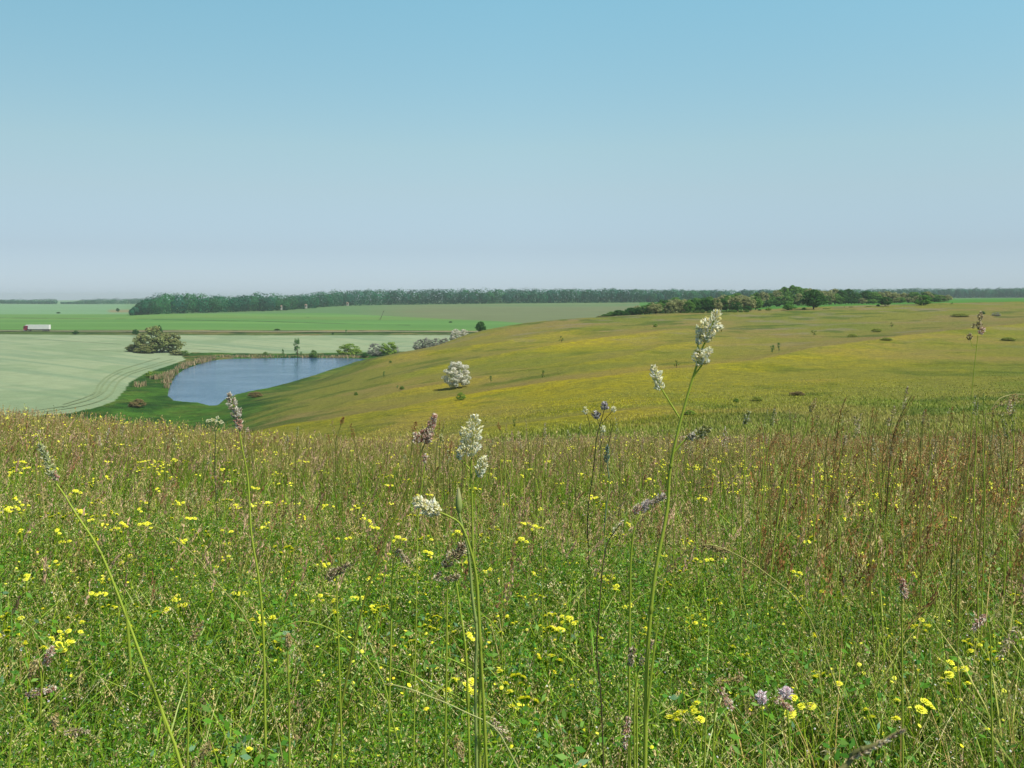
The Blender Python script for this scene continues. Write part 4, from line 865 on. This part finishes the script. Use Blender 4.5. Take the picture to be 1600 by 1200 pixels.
PROM = [(447,866,'two bright yellow flower heads left of centre above the dark herb patch'),(532,972,'dense yellow flower cluster between the two leaning green stalks on the left'),(529,950,'pair of yellow flower heads just above the dense cluster left of centre'),
 (415,975,'yellow flowers touching the upright stalk on the left'),(203,882,'yellow flower group beside the curved tan grass on the left'),(278,955,'single broad yellow flower in the lower left green'),(98,1016,'small yellow flower pair in the lower left corner area'),
 (365,1182,'yellow flower cluster cut by the bottom edge on the left'),(8,970,'yellow flower at the left picture edge'),(730,1080,'orange-yellow small flower cluster left of the tall centre stalk'),(855,1038,'yellow flower group right of the tall centre stalk'),
 (818,1107,'large yellow flower cluster with orange buds near the bottom centre'),(803,1070,'two yellow flowers just above the large bottom centre cluster'),(1062,1132,'yellow flower pair beside the thick bottom stalk'),(1097,1121,'broad yellow flower right of the pair at the bottom'),
 (1150,1030,'single round yellow flower right of the thick stalk'),(1246,940,'yellow flower in the right green, below a cluster'),(1236,908,'yellow flower cluster at the upper edge of the right green'),(1216,968,'three small yellow flowers in a row on the right'),
 (1308,937,'small yellow flower left of the brown grasses on the right'),(1283,1067,'yellow flower with brown buds in the lower right'),(1378,1125,'three big yellow flowers in the lower right corner area'),(1434,1113,'tight yellow flower cluster right of the three big ones'),
 (1498,1055,'yellow flower pair on a tall branching stem at the lower right'),(1494,1073,'lone yellow flower below the pair on the branching stem'),(1528,1017,'upper yellow flower on the right branching stem'),(1545,1032,'lower yellow flower right of the branching stem'),
 (1255,1118,'yellow flowers beside the pale clover at the lower right'),(440,748,'big yellow cluster left of centre where the reddish grass begins'),(600,748,'yellow cluster on a thin forked stem above the reddish grass'),(606,760,'second yellow cluster just under the one on the forked stem'),
 (402,764,'yellow flowers crossing the upright left stalk'),(363,736,'bright yellow flower left of the upright left stalk'),(368,797,'row of yellow flowers left of the upright stalk'),(20,744,'yellow flower at the left edge among the reddish grass'),(152,789,'yellow flower pair on a leaning stem at the left'),
 (148,815,'bright yellow flower below the pair at the left'),(120,806,'yellow flower pair left of the leaning pale stalk'),(118,775,'lone small yellow flower on the reddish grass at the left'),(225,786,'orange-yellow flower cluster in the left reddish grass'),
 (355,832,'yellow flower pair above the arching tan grass'),(588,826,'yellow cluster left of the pale cream head'),(643,812,'row of yellow flowers just below the cream head'),(660,846,'yellow flowers under the goat-beard bud'),(700,799,'yellow flower pair between cream head and bud'),
 (660,876,'round yellow flower above the brown seed heads'),(633,896,'yellow flower cluster left of the brown seed heads'),(755,842,'yellow flower right of the centre stalk'),(770,831,'round bright yellow flower right of the centre stalk'),(812,748,'wide yellow cluster right of the tall cream head'),
 (874,757,'yellow cluster behind the dark thistle stem'),(925,780,'dense yellow cluster right of the thistle stem'),(945,747,'yellow flowers left of the tall stalk at the meadow brow'),(1015,754,'small yellow cluster beside the tall stalk'),(1040,752,'yellow cluster just right of the tall stalk'),
 (1127,760,'yellow cluster in the meadow right of the tall stalk'),(1197,768,'yellow cluster with dark stems where brown grasses start'),(1225,782,'yellow flower cluster low among brown grasses'),(1072,849,'arched yellow cluster right of the thick stalk'),(965,838,'yellow flowers beside the dark dry stem'),
 (815,850,'yellow flower group in the middle of the meadow'),(818,820,'yellow flowers on thin stems above the middle group'),(1098,877,'single yellow flower above the arching cream grass'),(1430,828,'small yellow flowers between brown grasses on the right'),(1265,848,'yellow cluster at the foot of the brown grasses')]
for x, y, lb in PROM: yellow(x, y, .34 if y > 880 else .48, lb, s=1.8 if y > 860 else 1.5)
rr = random.Random(9); cnt = 0
while cnt < 225:
    x = rr.uniform(0, 1600); y = 722 + 300 * rr.random() ** 1.9
    if x > 1150 and rr.random() < .62: continue
    if vnoise(x, y * 2.2, 70, 5) < .42 and rr.random() < .75: continue
    yellow(x, y, .5 if y < 850 else .36, 'yellow hawkweed cluster among many alike in the reddish middle band of the meadow' if y < 850 else 'yellow hawkweed cluster among many alike in the green foreground herbs',
           'yellow hawkweed in the reddish band of the meadow' if y < 850 else 'yellow hawkweed in the green foreground', s=1.3); cnt += 1

def solid_stem(pts, Y0, dY=0.0, w0=.0028, w1=.0016, col=G3, foot=True):
    """stem through photograph points (top first) at distance Y0, run down to the ground"""
    n = len(pts); P = [W(x, y, Y0 + dY * (i / max(1, n - 1))) for i, (x, y) in enumerate(pts)]
    if foot:
        d = P[-1] - P[-2]; d = d / max(1e-6, -d[2]) if d[2] < 0 else np.array([0, 0, -1.]); d[:2] *= .5
        z = g1(P[-1][0], P[-1][1]); k = P[-1][2] - z
        if k > 0: P.append(P[-1] + d * k * .5); P.append(P[-1] + np.array([d[0] * .3, d[1] * .3, -1]) * (P[-1][2] - z + .03))
    P = np.array(P); wr = np.random.default_rng(int(abs(pts[0][0] * 7 + pts[0][1])))
    if foot and len(P) > 3: P[2:-1, :2] += wr.normal(0, .0035 * max(1, Y0 / 2), (len(P) - 3, 2))
    for _ in range(2):      # round the corners
        Q = [P[0]]
        for a_, b_ in zip(P[:-1], P[1:]): Q += [a_ * .75 + b_ * .25, a_ * .25 + b_ * .75]
        Q.append(P[-1]); P = np.array(Q)
    return P, np.linspace(w1, w0, len(P))
def spikelets(acc, p0, p1, width, n, L, cols, rng, droop=0.0, open_=.9):
    """a head of lens-shaped spikelets packed about the axis p0 (base) - p1 (tip)"""
    ax = p1 - p0; ln = np.linalg.norm(ax); ax = ax / ln; a = np.cross(ax, [0, 1, 0.01]); a /= np.linalg.norm(a); b = np.cross(ax, a)
    lump = rng.uniform(.55, 1.25, 7)
    for i in range(n):
        t = rng.random(); th = rng.uniform(0, 6.28); prof = math.sin(math.pi * min(1, .14 + t * .84)) ** .6 * lump[int(t * 6.99)]
        rad = width / 2 * prof * rng.uniform(.35, 1.0); out_ = a * math.cos(th) + b * math.sin(th); c0 = p0 + ax * ln * t + out_ * rad
        d = ax * rng.uniform(.3, 1) + out_ * rng.uniform(.2, open_) * 1.3 + rng.normal(0, .25, 3) - np.array([0, 0, droop]); d /= np.linalg.norm(d); l = L * rng.uniform(.6, 1.2)
        s = np.cross(d, rng.normal(size=3)); s /= np.linalg.norm(s); u = np.cross(d, s); w_ = l * .2
        V = [c0 - d * l * .5, c0 + s * w_ , c0 + u * w_ * .7, c0 - s * w_, c0 - u * w_ * .7, c0 + d * l * .5]
        acc.add(V, [(0,2,1),(0,3,2),(0,4,3),(0,1,4),(5,1,2),(5,2,3),(5,3,4),(5,4,1)], np.clip(cols[int(rng.integers(len(cols)))] * rng.uniform(.92, 1.15), 0, .96))
CRM = [C(255,245,210,1.65), C(252,240,200,1.65), C(255,250,226,1.65), C(226,218,150,1.6)]
PNK = [C(200,160,142,1.7), C(226,208,188,1.6), C(176,128,112,1.7), C(236,226,206,1.6)]
GRN = [C(176,180,110,1.4), C(204,206,150,1.35), C(130,134,74,1.4), C(236,232,200,1.3)]
BRN = [C(164,120,76,1.8), C(186,146,94,1.8), C(140,102,64,1.8)]
GRY = [C(210,194,156,1.7), C(180,158,128,1.6), C(232,222,190,1.6), C(130,112,88,1.5)]
TNS = [C(206,186,128,1.4), C(222,206,156,1.35), C(180,156,100,1.4)]
seedn = [0]
def tall(name, label, Y0, stems, headsl, cat='grass stalk', dY=0, w0=.0028, w1=.0016, col=C(140,156,54,2.3), leaves=(), group=None, foots=None):
    """stems: lists of photo points top->down; the first runs to the ground; heads: (base px, tip px, width px, colours, count)"""
    seedn[0] += 1; rng = np.random.default_rng(900 + seedn[0])
    f_ = max(1, Y0 / 3.2) * 1.0; w0 *= f_; w1 *= f_
    P, wd = solid_stem(stems[0], Y0, dY, w0, w1, col); base = P[-1].copy()
    e = empty(name, tuple(base), label, cat, group)
    a = Acc(); tube(a, P - base, wd, col * rng.uniform(.9, 1.1), 6); 
    for k_ in (0.35, 0.62): 
        i = int(len(P) * k_); tube(a, [P[i-1] * .3 + P[i] * .7 - base, P[i] - base, P[i] * .7 + P[min(i+1, len(P)-1)] * .3 - base], [wd[i]*1.0, wd[i] * 1.5, wd[i]*1.0], col * .8, 6)
    part('stem', a, M_stem, e, True)
    for s in stems[1:]:
        P2, w2 = solid_stem(s, Y0, 0, w1, w1 * .8, col, foot=False); a = Acc(); tube(a, P2 - base, w2, col * rng.uniform(.85, 1.1), 5); part('branch', a, M_stem, e, True)
    for (b_, t_, wpx, cl, n_) in headsl:
        a = Acc(); p0 = W(*b_, Y0); p1 = W(*t_, Y0 + rng.normal(0, .004)); pxm = Y0 / F
        spikelets(a, p0 - base, p1 - base, wpx * pxm * (1.18 if n_ >= 100 else 1), int(n_ * 1.35), max(.0045, min(.009 * max(1, Y0 / 2.2), wpx * pxm * .5)), cl, rng)
        tube(a, [p0 - base, (p0 + p1) / 2 - base, p1 - base], [w1 * .7, w1 * .5, w1 * .3], col, 4)
        part('flower_head', a, M_petal, e)
    for (x0_, y0_, x1_, y1_, wpx) in leaves:
        a = Acc(); p0 = W(x0_, y0_, Y0); p1 = W(x1_, y1_, Y0 - .01); mid = (p0 + p1) / 2 + np.array([0, 0, .1 * np.linalg.norm(p1 - p0)]); w_ = wpx / F * Y0 / 2
        ts = np.linspace(0, 1, 9); cv = [(1-t)**2 * p0 + 2*t*(1-t) * mid + t*t*p1 for t in ts]; V = []
        for t, c_ in zip(ts, cv): ww = w_ * (math.sin(math.pi * (t * .85 + .12)) ** .6 if t < .99 else .05); V += [c_ - base + [-ww * .6, ww * .4, ww * .3], c_ - base + [0, 0, -ww * .25], c_ - base + [ww * .6, ww * .4, ww * .3]]
        f = [(3*i+j, 3*i+j+1, 3*i+j+4, 3*i+j+3) for i in range(8) for j in (0, 1)]; a.add(V, f, col * 1.05); part('leaf', a, M_leaf, e, True)
    return e
tall('cocksfoot_grass', 'tallest grass stalk with several large cream flower heads reaching the horizon, right of centre', 1.55,
     [[(1089,570),(1075,615),(1062,655),(1052,700),(1046,745),(1038,800),(1024,880),(1017,960),(1012,1060),(1007,1200)], [(1097,570),(1088,582),(1082,592)], [(1033,607),(1046,628),(1061,652)], [(1077,682),(1065,692),(1054,706)], [(1106,528),(1096,545),(1090,570)], [(1090,535),(1092,560),(1088,575)]],
     [((1101,534),(1122,486),28,CRM,230), ((1092,524),(1104,503),20,CRM,80), ((1090,537),(1096,518),16,CRM,70), ((1098,569),(1092,546),26,CRM,120), ((1096,562),(1111,545),18,CRM,70), ((1032,608),(1020,571),17,CRM,130), ((1078,686),(1084,678),14,[C(240,236,222,1.3), C(206,196,170,1.3)],50), ((1086,682),(1109,668),17,GRN,120)],
     w0=.004, w1=.0016, leaves=[(1007,1160,1030,960,7)])
tall('cocksfoot_grass', 'upright grass stalk with large white cream heads in the centre, right of the goat-beard bud', 1.75,
     [[(737,715),(736,745),(738,800),(741,880),(747,980),(750,1080),(752,1200)], [(745,742),(742,752),(738,765)], [(716,714),(726,724),(736,735)]],
     [((737,712),(742,648),29,CRM,240), ((727,700),(724,668),18,CRM,80), ((717,716),(724,698),16,CRM,70), ((748,744),(757,714),20,CRM,120)], w0=.003, w1=.0015)
tall('cocksfoot_grass', 'cream grass head lying to the left on a slanting stalk below the tall centre head', 1.5,
     [[(686,800),(700,806),(720,818),(733,850),(741,900),(746,960),(760,1200)]], [((686,800),(646,780),21,CRM,170), ((675,802),(658,790),24,CRM,60)], w1=.0013)
tall('cocksfoot_grass', 'grass stalk with pinkish-brown head leaning right, on a stem slanting to the lower left', 2.1,
     [[(664,692),(655,715),(640,752),(622,795),(604,845),(585,890),(568,950),(548,1030),(531,1100),(513,1200)]], [((664,692),(680,647),17,PNK,190), ((655,690),(662,672),16,PNK,60), ((652,692),(648,676),13,PNK,50), ((668,690),(672,680),14,PNK,50)], w0=.0032, w1=.0012, col=C(150,160,62,1.4), leaves=[(590,880,640,760,5)])
tall('grass_stalk', 'tiny round pinkish grass head alone below the pinkish-brown head', 2.1, [[(664,722),(662,740),(656,800),(650,880),(648,960)]], [((664,722),(664,709),10,PNK,45)], w1=.0009, w0=.0015)
tall('cocksfoot_grass', 'pale green grass head at the left on a long stalk slanting down to the right', 1.75,
     [[(88,756),(100,772),(118,802),(148,850),(170,885),(196,960),(222,1030),(248,1100),(290,1200)]], [((86,748),(63,694),15,[C(196,204,150,1.35),C(220,222,184,1.3),C(170,184,118,1.35)],150), ((90,750),(82,736),13,PNK,45), ((64,695),(59,674),4,TNS,12)], w0=.0034, w1=.0014, leaves=[(196,950,205,1060,8), (230,1050,262,1150,6)])
tall('arching_grass', 'thin grass arching from the lower right to a drooping tip on the left', 2.2,
     [[(207,829),(218,823),(240,822),(262,830),(290,852),(320,882),(350,915),(385,960),(420,1060)]], [((262,832),(208,829),6,TNS,60)], w1=.0009, w0=.0016, col=C(176,176,100,1.4))
tall('cocksfoot_grass', 'whitish-grey grass head above the dark valley at the left, on an upright stalk', 2.0,
     [[(374,672),(378,700),(386,740),(393,780),(399,840),(405,900),(410,1000),(415,1170)]], [((373,652),(357,615),15,[C(226,216,196,1.3),C(190,172,150,1.3),C(240,236,222,1.3)],130), ((376,671),(370,652),14,PNK,80)], w0=.0032, w1=.0013)
tall('white_thistle', 'small stem with a bunch of little white heads left of the whitish-grey grass head', 8.0,
     [[(336,668),(337,690),(338,720),(340,800)], [(325,660),(330,666),(336,674)], [(344,663),(340,668),(337,674)]], [((325,660),(324,656),7,CRM,26), ((331,659),(331,654),7,CRM,26), ((337,660),(337,655),7,CRM,26), ((345,662),(346,657),7,CRM,26), ((339,654),(340,650),6,CRM,20)], cat='thistle', w1=.001, col=C(96,110,70,1.3))
tall('thistle_plant', 'dark branching thistle with several small white round heads in front of the hillside', 6.0,
     [[(944,640),(940,656),(936,680),(930,720),(925,760),(920,800),(918,860)], [(915,645),(919,652),(922,668)], [(932,652),(936,662),(937,672)], [(957,642),(948,652),(940,662)], [(943,675),(941,690),(936,704)], [(958,660),(952,690),(942,730)]],
     [((944,640),(946,628),12,[C(226,220,224,1.3),C(150,140,140,1.2)],70), ((915,646),(914,636),9,CRM,40), ((932,654),(931,643),13,[C(236,230,230,1.3),C(120,108,100,1.2)],60), ((957,643),(960,635),9,CRM,36), ((942,675),(943,666),9,CRM,40)], cat='thistle', col=C(70,74,46,1.3), w1=.0011, w0=.0022)
tall('woolly_weed', 'pale silvery leaved weed standing beside the dark thistle', 6.8,
     [[(948,700),(948,720),(947,760),(946,800)]], [((948,722),(949,696),11,[C(176,196,180,1.3),C(150,170,150,1.3)],70)], cat='weed', col=C(140,160,120,1.3), w1=.0016)
tall('dry_weed', 'dark dry stem with tiny white flowers at its tip, left of the thick stalk', 2.0,
     [[(972,816),(962,828),(950,840),(945,855),(941,900),(936,960),(934,1020),(938,1095)]], [((958,838),(963,818),8,CRM,30), ((968,820),(974,812),6,CRM,16)], cat='stem', col=C(96,86,62,1.3), w1=.0009, w0=.0015)
tall('cocksfoot_grass', 'slanting pale pinkish grass head touching the thick stalk on its left side', 1.9,
     [[(995,806),(1004,796),(992,812),(985,840),(984,900)]], [((992,803),(998,788),13,PNK,60), ((1002,797),(1014,782),17,[C(236,228,220,1.3),C(210,190,184,1.3)],80), ((1016,786),(1040,774),13,[C(226,216,204,1.3),C(196,176,150,1.3)],80)], w1=.001)
tall('cocksfoot_grass', 'greyish-brown grass head leaning right in the centre foreground', 1.9, [[(706,890),(712,904),(722,950),(730,1010),(733,1080)]], [((694,885),(728,848),18,GRY,170), ((716,872),(724,852),18,GRY,50)], w1=.0013)
tall('cocksfoot_grass', 'pair of small greyish grass heads below the greyish-brown one', 1.9, [[(700,906),(698,940),(696,1010)]], [((680,908),(688,894),13,GRY,60), ((694,905),(718,900),13,GRY,80)], w1=.0011)
tall('cocksfoot_grass', 'faded greyish grass heads in the dark herb patch left of centre', 2.1, [[(525,900),(527,950),(530,1010)]], [((511,906),(524,888),16,GRY,80), ((522,898),(545,880),16,GRY,90)], w1=.0012)
tall('cocksfoot_grass', 'slender tall grass with sparse greyish heads at the right, tip near the ridge line', 3.0,
     [[(1528,524),(1524,560),(1520,610),(1518,650),(1516,690),(1512,740),(1505,820),(1500,900)], [(1516,531),(1520,545),(1526,540)]],
     [((1530,506),(1533,487),9,GRY,60), ((1529,514),(1531,503),10,GRY,40), ((1531,521),(1537,512),11,PNK,50), ((1520,513),(1523,506),7,GRY,30), ((1514,531),(1516,521),9,GRY,44)], w1=.0009, w0=.002)
tall('reddish_grass', 'dark red-brown grass panicle rising furthest above the brown grasses on the right', 6.5,
     [[(1425,617),(1412,640),(1400,668),(1394,700),(1390,740),(1384,800)], [(1408,655),(1402,670),(1396,690)], [(1418,650),(1410,655),(1402,664)]],
     [((1404,660),(1430,618),5,BRN,46), ((1395,690),(1402,664),7,BRN,44), ((1392,720),(1396,692),6,BRN,40), ((1411,640),(1418,604),7,GRY,60)], w1=.0009, col=C(120,104,56,1.3))
tall('reddish_grass', 'branched brown and tan panicle left of the highest red-brown one', 6.8,
     [[(1320,624),(1312,650),(1306,680),(1302,720),(1298,780)], [(1290,634),(1296,646),(1300,652)], [(1330,660),(1318,664),(1308,672)], [(1332,638),(1322,644),(1313,655)]],
     [((1308,660),(1322,622),7,[BRN[0],TNS[0]],44), ((1302,690),(1318,668),9,[BRN[0],TNS[0],BRN[1]],50), ((1302,652),(1289,633),5,TNS,30), ((1313,660),(1335,655),5,TNS,26)], w1=.001, col=C(130,116,60,1.3))
tall('pale_spike_grass', 'single short cream spike on a green stem left of the branched brown panicle', 4.6,
     [[(1267,642),(1262,656),(1252,680),(1240,712),(1228,750),(1215,800)]], [((1266,644),(1276,622),9,TNS,70)], w1=.001)
tall('pale_spike_grass', 'loose whitish head above the brow right of the thick stalk', 5., [[(1165,672),(1164,690),(1160,740),(1158,800)]], [((1163,662),(1171,643),12,GRN,60), ((1163,668),(1163,660),7,TNS,14)], w1=.001)
tall('green_spike_plant', 'thin pale green flower spike right of the slender tall grass', 4.2, [[(1537,616),(1538,650),(1539,700),(1538,760),(1536,860)]], [((1538,650),(1537,614),6,[C(190,206,110,1.4),C(210,216,140,1.35)],90)], w1=.0012)
tall('green_spike_plant', 'short pale green flower spike between slender tall grass and thin green spike', 4.6, [[(1525,620),(1526,650),(1527,700),(1527,780)]], [((1525,640),(1525,618),8,GRN,60), ((1526,648),(1523,640),8,GRN,30)], w1=.0012)
tall('green_spike_plant', 'branched pale green spike at the right edge', 4.4, [[(1584,640),(1582,670),(1580,700),(1578,760),(1570,860)], [(1566,655),(1572,670),(1580,690)]], [((1582,675),(1586,628),7,GRN,100), ((1569,668),(1566,646),7,GRN,50), ((1579,650),(1577,625),9,PNK,60)], w1=.0013)
tall('arching_grass', 'pale oat grass arching in from the right edge', 1.9, [[(1548,640),(1556,629),(1570,620),(1590,616),(1612,618),(1640,640),(1660,700)]], [((1590,617),(1548,640),9,TNS,70), ((1612,622),(1578,626),9,TNS,50), ((1580,645),(1542,646),7,TNS,40)], w1=.001, w0=.0016, col=C(180,176,110,1.4))
tall('arching_grass', 'cream drooping grass head on a stem falling to the right, right of the thick stalk', 2.0, [[(1100,852),(1112,851),(1130,857),(1150,866),(1175,880),(1204,900),(1240,930),(1280,990)]], [((1140,862),(1098,853),12,TNS,110)], w1=.001, w0=.0016, col=C(176,176,100,1.4))
tall('arching_grass', 'long pale stem lying almost flat across the lower centre, from left to right', 1.6, [[(606,1068),(640,1076),(672,1086),(700,1098),(730,1115),(760,1130),(790,1160)]], [((600,1069),(612,1070),5,TNS,8)], w1=.0009, w0=.0012, col=C(196,200,130,1.4))
tall('arching_grass', 'green stem bowing over the yellow cluster left of centre', 1.8, [[(449,976),(462,972),(480,970),(505,977),(530,990),(552,1005),(572,1030),(600,1066),(620,1110)]], [((470,971),(449,976),5,TNS,12)], w1=.001, w0=.0014)
tall('goatbeard_bud', 'closed green goat-beard bud on a thick pale stem in the centre', 1.75,
     [[(717,800),(720,815),(725,840),(730,862),(735,890),(740,930),(744,990),(746,1060)]], [], cat='bud', w1=.0022, w0=.003, col=C(170,190,104,1.4))
e = [o for o in bpy.data.objects if o.name == 'goatbeard_bud'][0]; b0 = np.array(e.location[:])
a = Acc(); prof = [(800,.0035),(796,.0055),(790,.0062),(782,.0056),(774,.0042),(767,.0028),(762,.0016)]; tube(a, [W(717.3 + (800 - y) * -.03, y, 1.75) - b0 for y, _ in prof], [r_ for _, r_ in prof], np.array([C(176,192,110,1.4)] * 4 + [C(200,200,140,1.4)] * 3), 8); part('bud', a, M_leaf, e, True)
tall('fallen_blade', 'thick blurred grass spike close to the camera at the bottom right', .62, [[(1416,1139),(1396,1148),(1370,1160),(1345,1176),(1318,1196),(1290,1222),(1260,1262)]], [((1330,1186),(1412,1141),7,GRY,60)], w1=.0012, w0=.0022, col=C(150,150,90,1.3))
for (x, y, lb) in [(1190,1090,'lilac clover head at the lower right, left one of two'), (1228,1084,'paler lilac clover head at the lower right, right one of two')]:
    tall('clover_flower', lb, 1.95, [[(x, y + 6), (x + 2, y + 30), (x + 3, y + 80)]], [((x, y + 8), (x, y - 9), 18, [C(246,218,224,1.8), C(250,234,234,1.8), C(228,196,206,1.8)], 110)], cat='clover', w1=.0012)
# single seed heads among the near herbs
NEAR = [(40,1085,88,1075),(85,1115,85,1140),(100,1145,140,1143),(70,1040,82,1010),(330,1160,300,1198),(770,1125,800,1160),(1125,1075,1145,1110),(1120,1065,1160,1060),(990,1010,985,1040),(982,1120,975,1170),(712,1150,724,1190),(1590,980,1560,1030),
        (1410,905,1414,935),(450,990,452,1010),(620,860,640,880),(1540,960,1520,985),(60,1030,45,1060),(1000,1040,1020,1000),(1210,1090,1240,1110),(300,1000,318,970)]
for i, (x0_, y0_, x1_, y1_) in enumerate(NEAR):
    tall('bent_grass', 'loose brownish seed head drooping over the near herbs, one of twenty alike', 1.85, [[(x0_, y0_), (x0_ + (x0_ - x1_) * .4, y0_ + 34), (x0_ + (x0_ - x1_) * .5, y0_ + 110)]], [((x0_, y0_), (x1_, y1_), 12, [PNK, TNS, GRY][i % 3], 100)], cat='grass head', w1=.0009, group='drooping seed heads over the near herbs')
rr = random.Random(31)
for i in range(26):
    x = rr.uniform(1190, 1598) if i < 18 else rr.uniform(700, 1190); y = rr.uniform(632, 700); hpx = rr.uniform(22, 40); lx = rr.uniform(-14, 16); Yq = rr.uniform(3.5, 6)
    tall('pale_grass', 'slender pale seed head standing up against the right hillside, one of many alike', Yq, [[(x, y + hpx), (x - lx * .4, y + hpx * 1.8), (x - lx, y + hpx * 3.4)]], [((x, y + hpx), (x + lx * .7, y), rr.uniform(4, 8), [GRN, TNS, GRY][i % 3], 70)], cat='grass stalk', w1=.0009, w0=.0016, group='pale seed heads against the hillside')
# tall brown grasses on the right, and upright stems breaking the brow
rr = random.Random(77)
for i in range(64):
    x = rr.uniform(1195, 1598); y = rr.uniform(668, 770); hpx = rr.uniform(22, 48); lx = rr.uniform(-8, 20); Yq = rr.uniform(4.5, 9)
    tall('brown_grass', 'slender red-brown grass head among many alike in the right part of the meadow', Yq, [[(x, y + hpx * .8), (x - lx * .5, y + hpx * 1.6), (x - lx, y + hpx * 3.2)]], [((x - lx * .1, y + hpx), (x + lx * .7, y), rr.uniform(4, 7.5), BRN + [TNS[2], TNS[0], BRN[1]], 56)], cat='grass stalk', w1=.0008, col=C(156,146,76,1.5), group='red-brown grasses in the right part of the meadow')
for i in range(130):
    x = rr.uniform(10, 1590); y = rr.uniform(648, 716) - 14 * (x > 1200) + 14 * (500 < x < 1000) * rr.random(); hpx = rr.uniform(11, 32); lx = rr.uniform(-10, 10); Yq = rr.uniform(7, 15)
    k_ = rr.choice([TNS, PNK, GRN, GRY, BRN]) if x < 1200 else rr.choice([TNS, BRN, GRY])
    tall('brow_grass', 'thin grass stem breaking the line of the meadow brow, one of many alike', Yq, [[(x, y + hpx), (x - lx * .6, y + hpx * 2), (x - lx, y + hpx * 4)]], [((x, y + hpx), (x + lx * .5, y), rr.uniform(4, 8), k_, 34)], cat='grass stalk', w1=.0012, w0=.002, col=C(140,144,72,1.3), group='thin grass stems along the meadow brow')
# ------------------------------------------------------------------ haze
m, n, o_ = new_mat('haze_air'); v_ = nd(n, 'ShaderNodeVolumePrincipled'); v_.inputs['Density'].default_value = .00013
v_.inputs['Color'].default_value = (.84, .96, 1, 1); v_.inputs['Anisotropy'].default_value = .0
n.links.new(v_.outputs[0], o_.inputs['Volume'])
zmn = min(float(V_.min()) for V_ in [GZ]) - 1.0
xm = float(np.abs(GX).max()) + 5; bpy.ops.mesh.primitive_cube_add(size=1); hz = bpy.context.object; hz.name = 'haze'; hz.data.name = 'haze'
zt = max(17.0, float(GZ.max()) + 3); hz.scale = (2 * xm, float(YR.max()) + 60, zt - zmn); hz.location = (0, (float(YR.max()) - 30) / 2, (zt + zmn) / 2)
hz.data.materials.append(m); tag(hz, 'thin summer haze hanging over the far fields', 'haze', None, 'stuff')
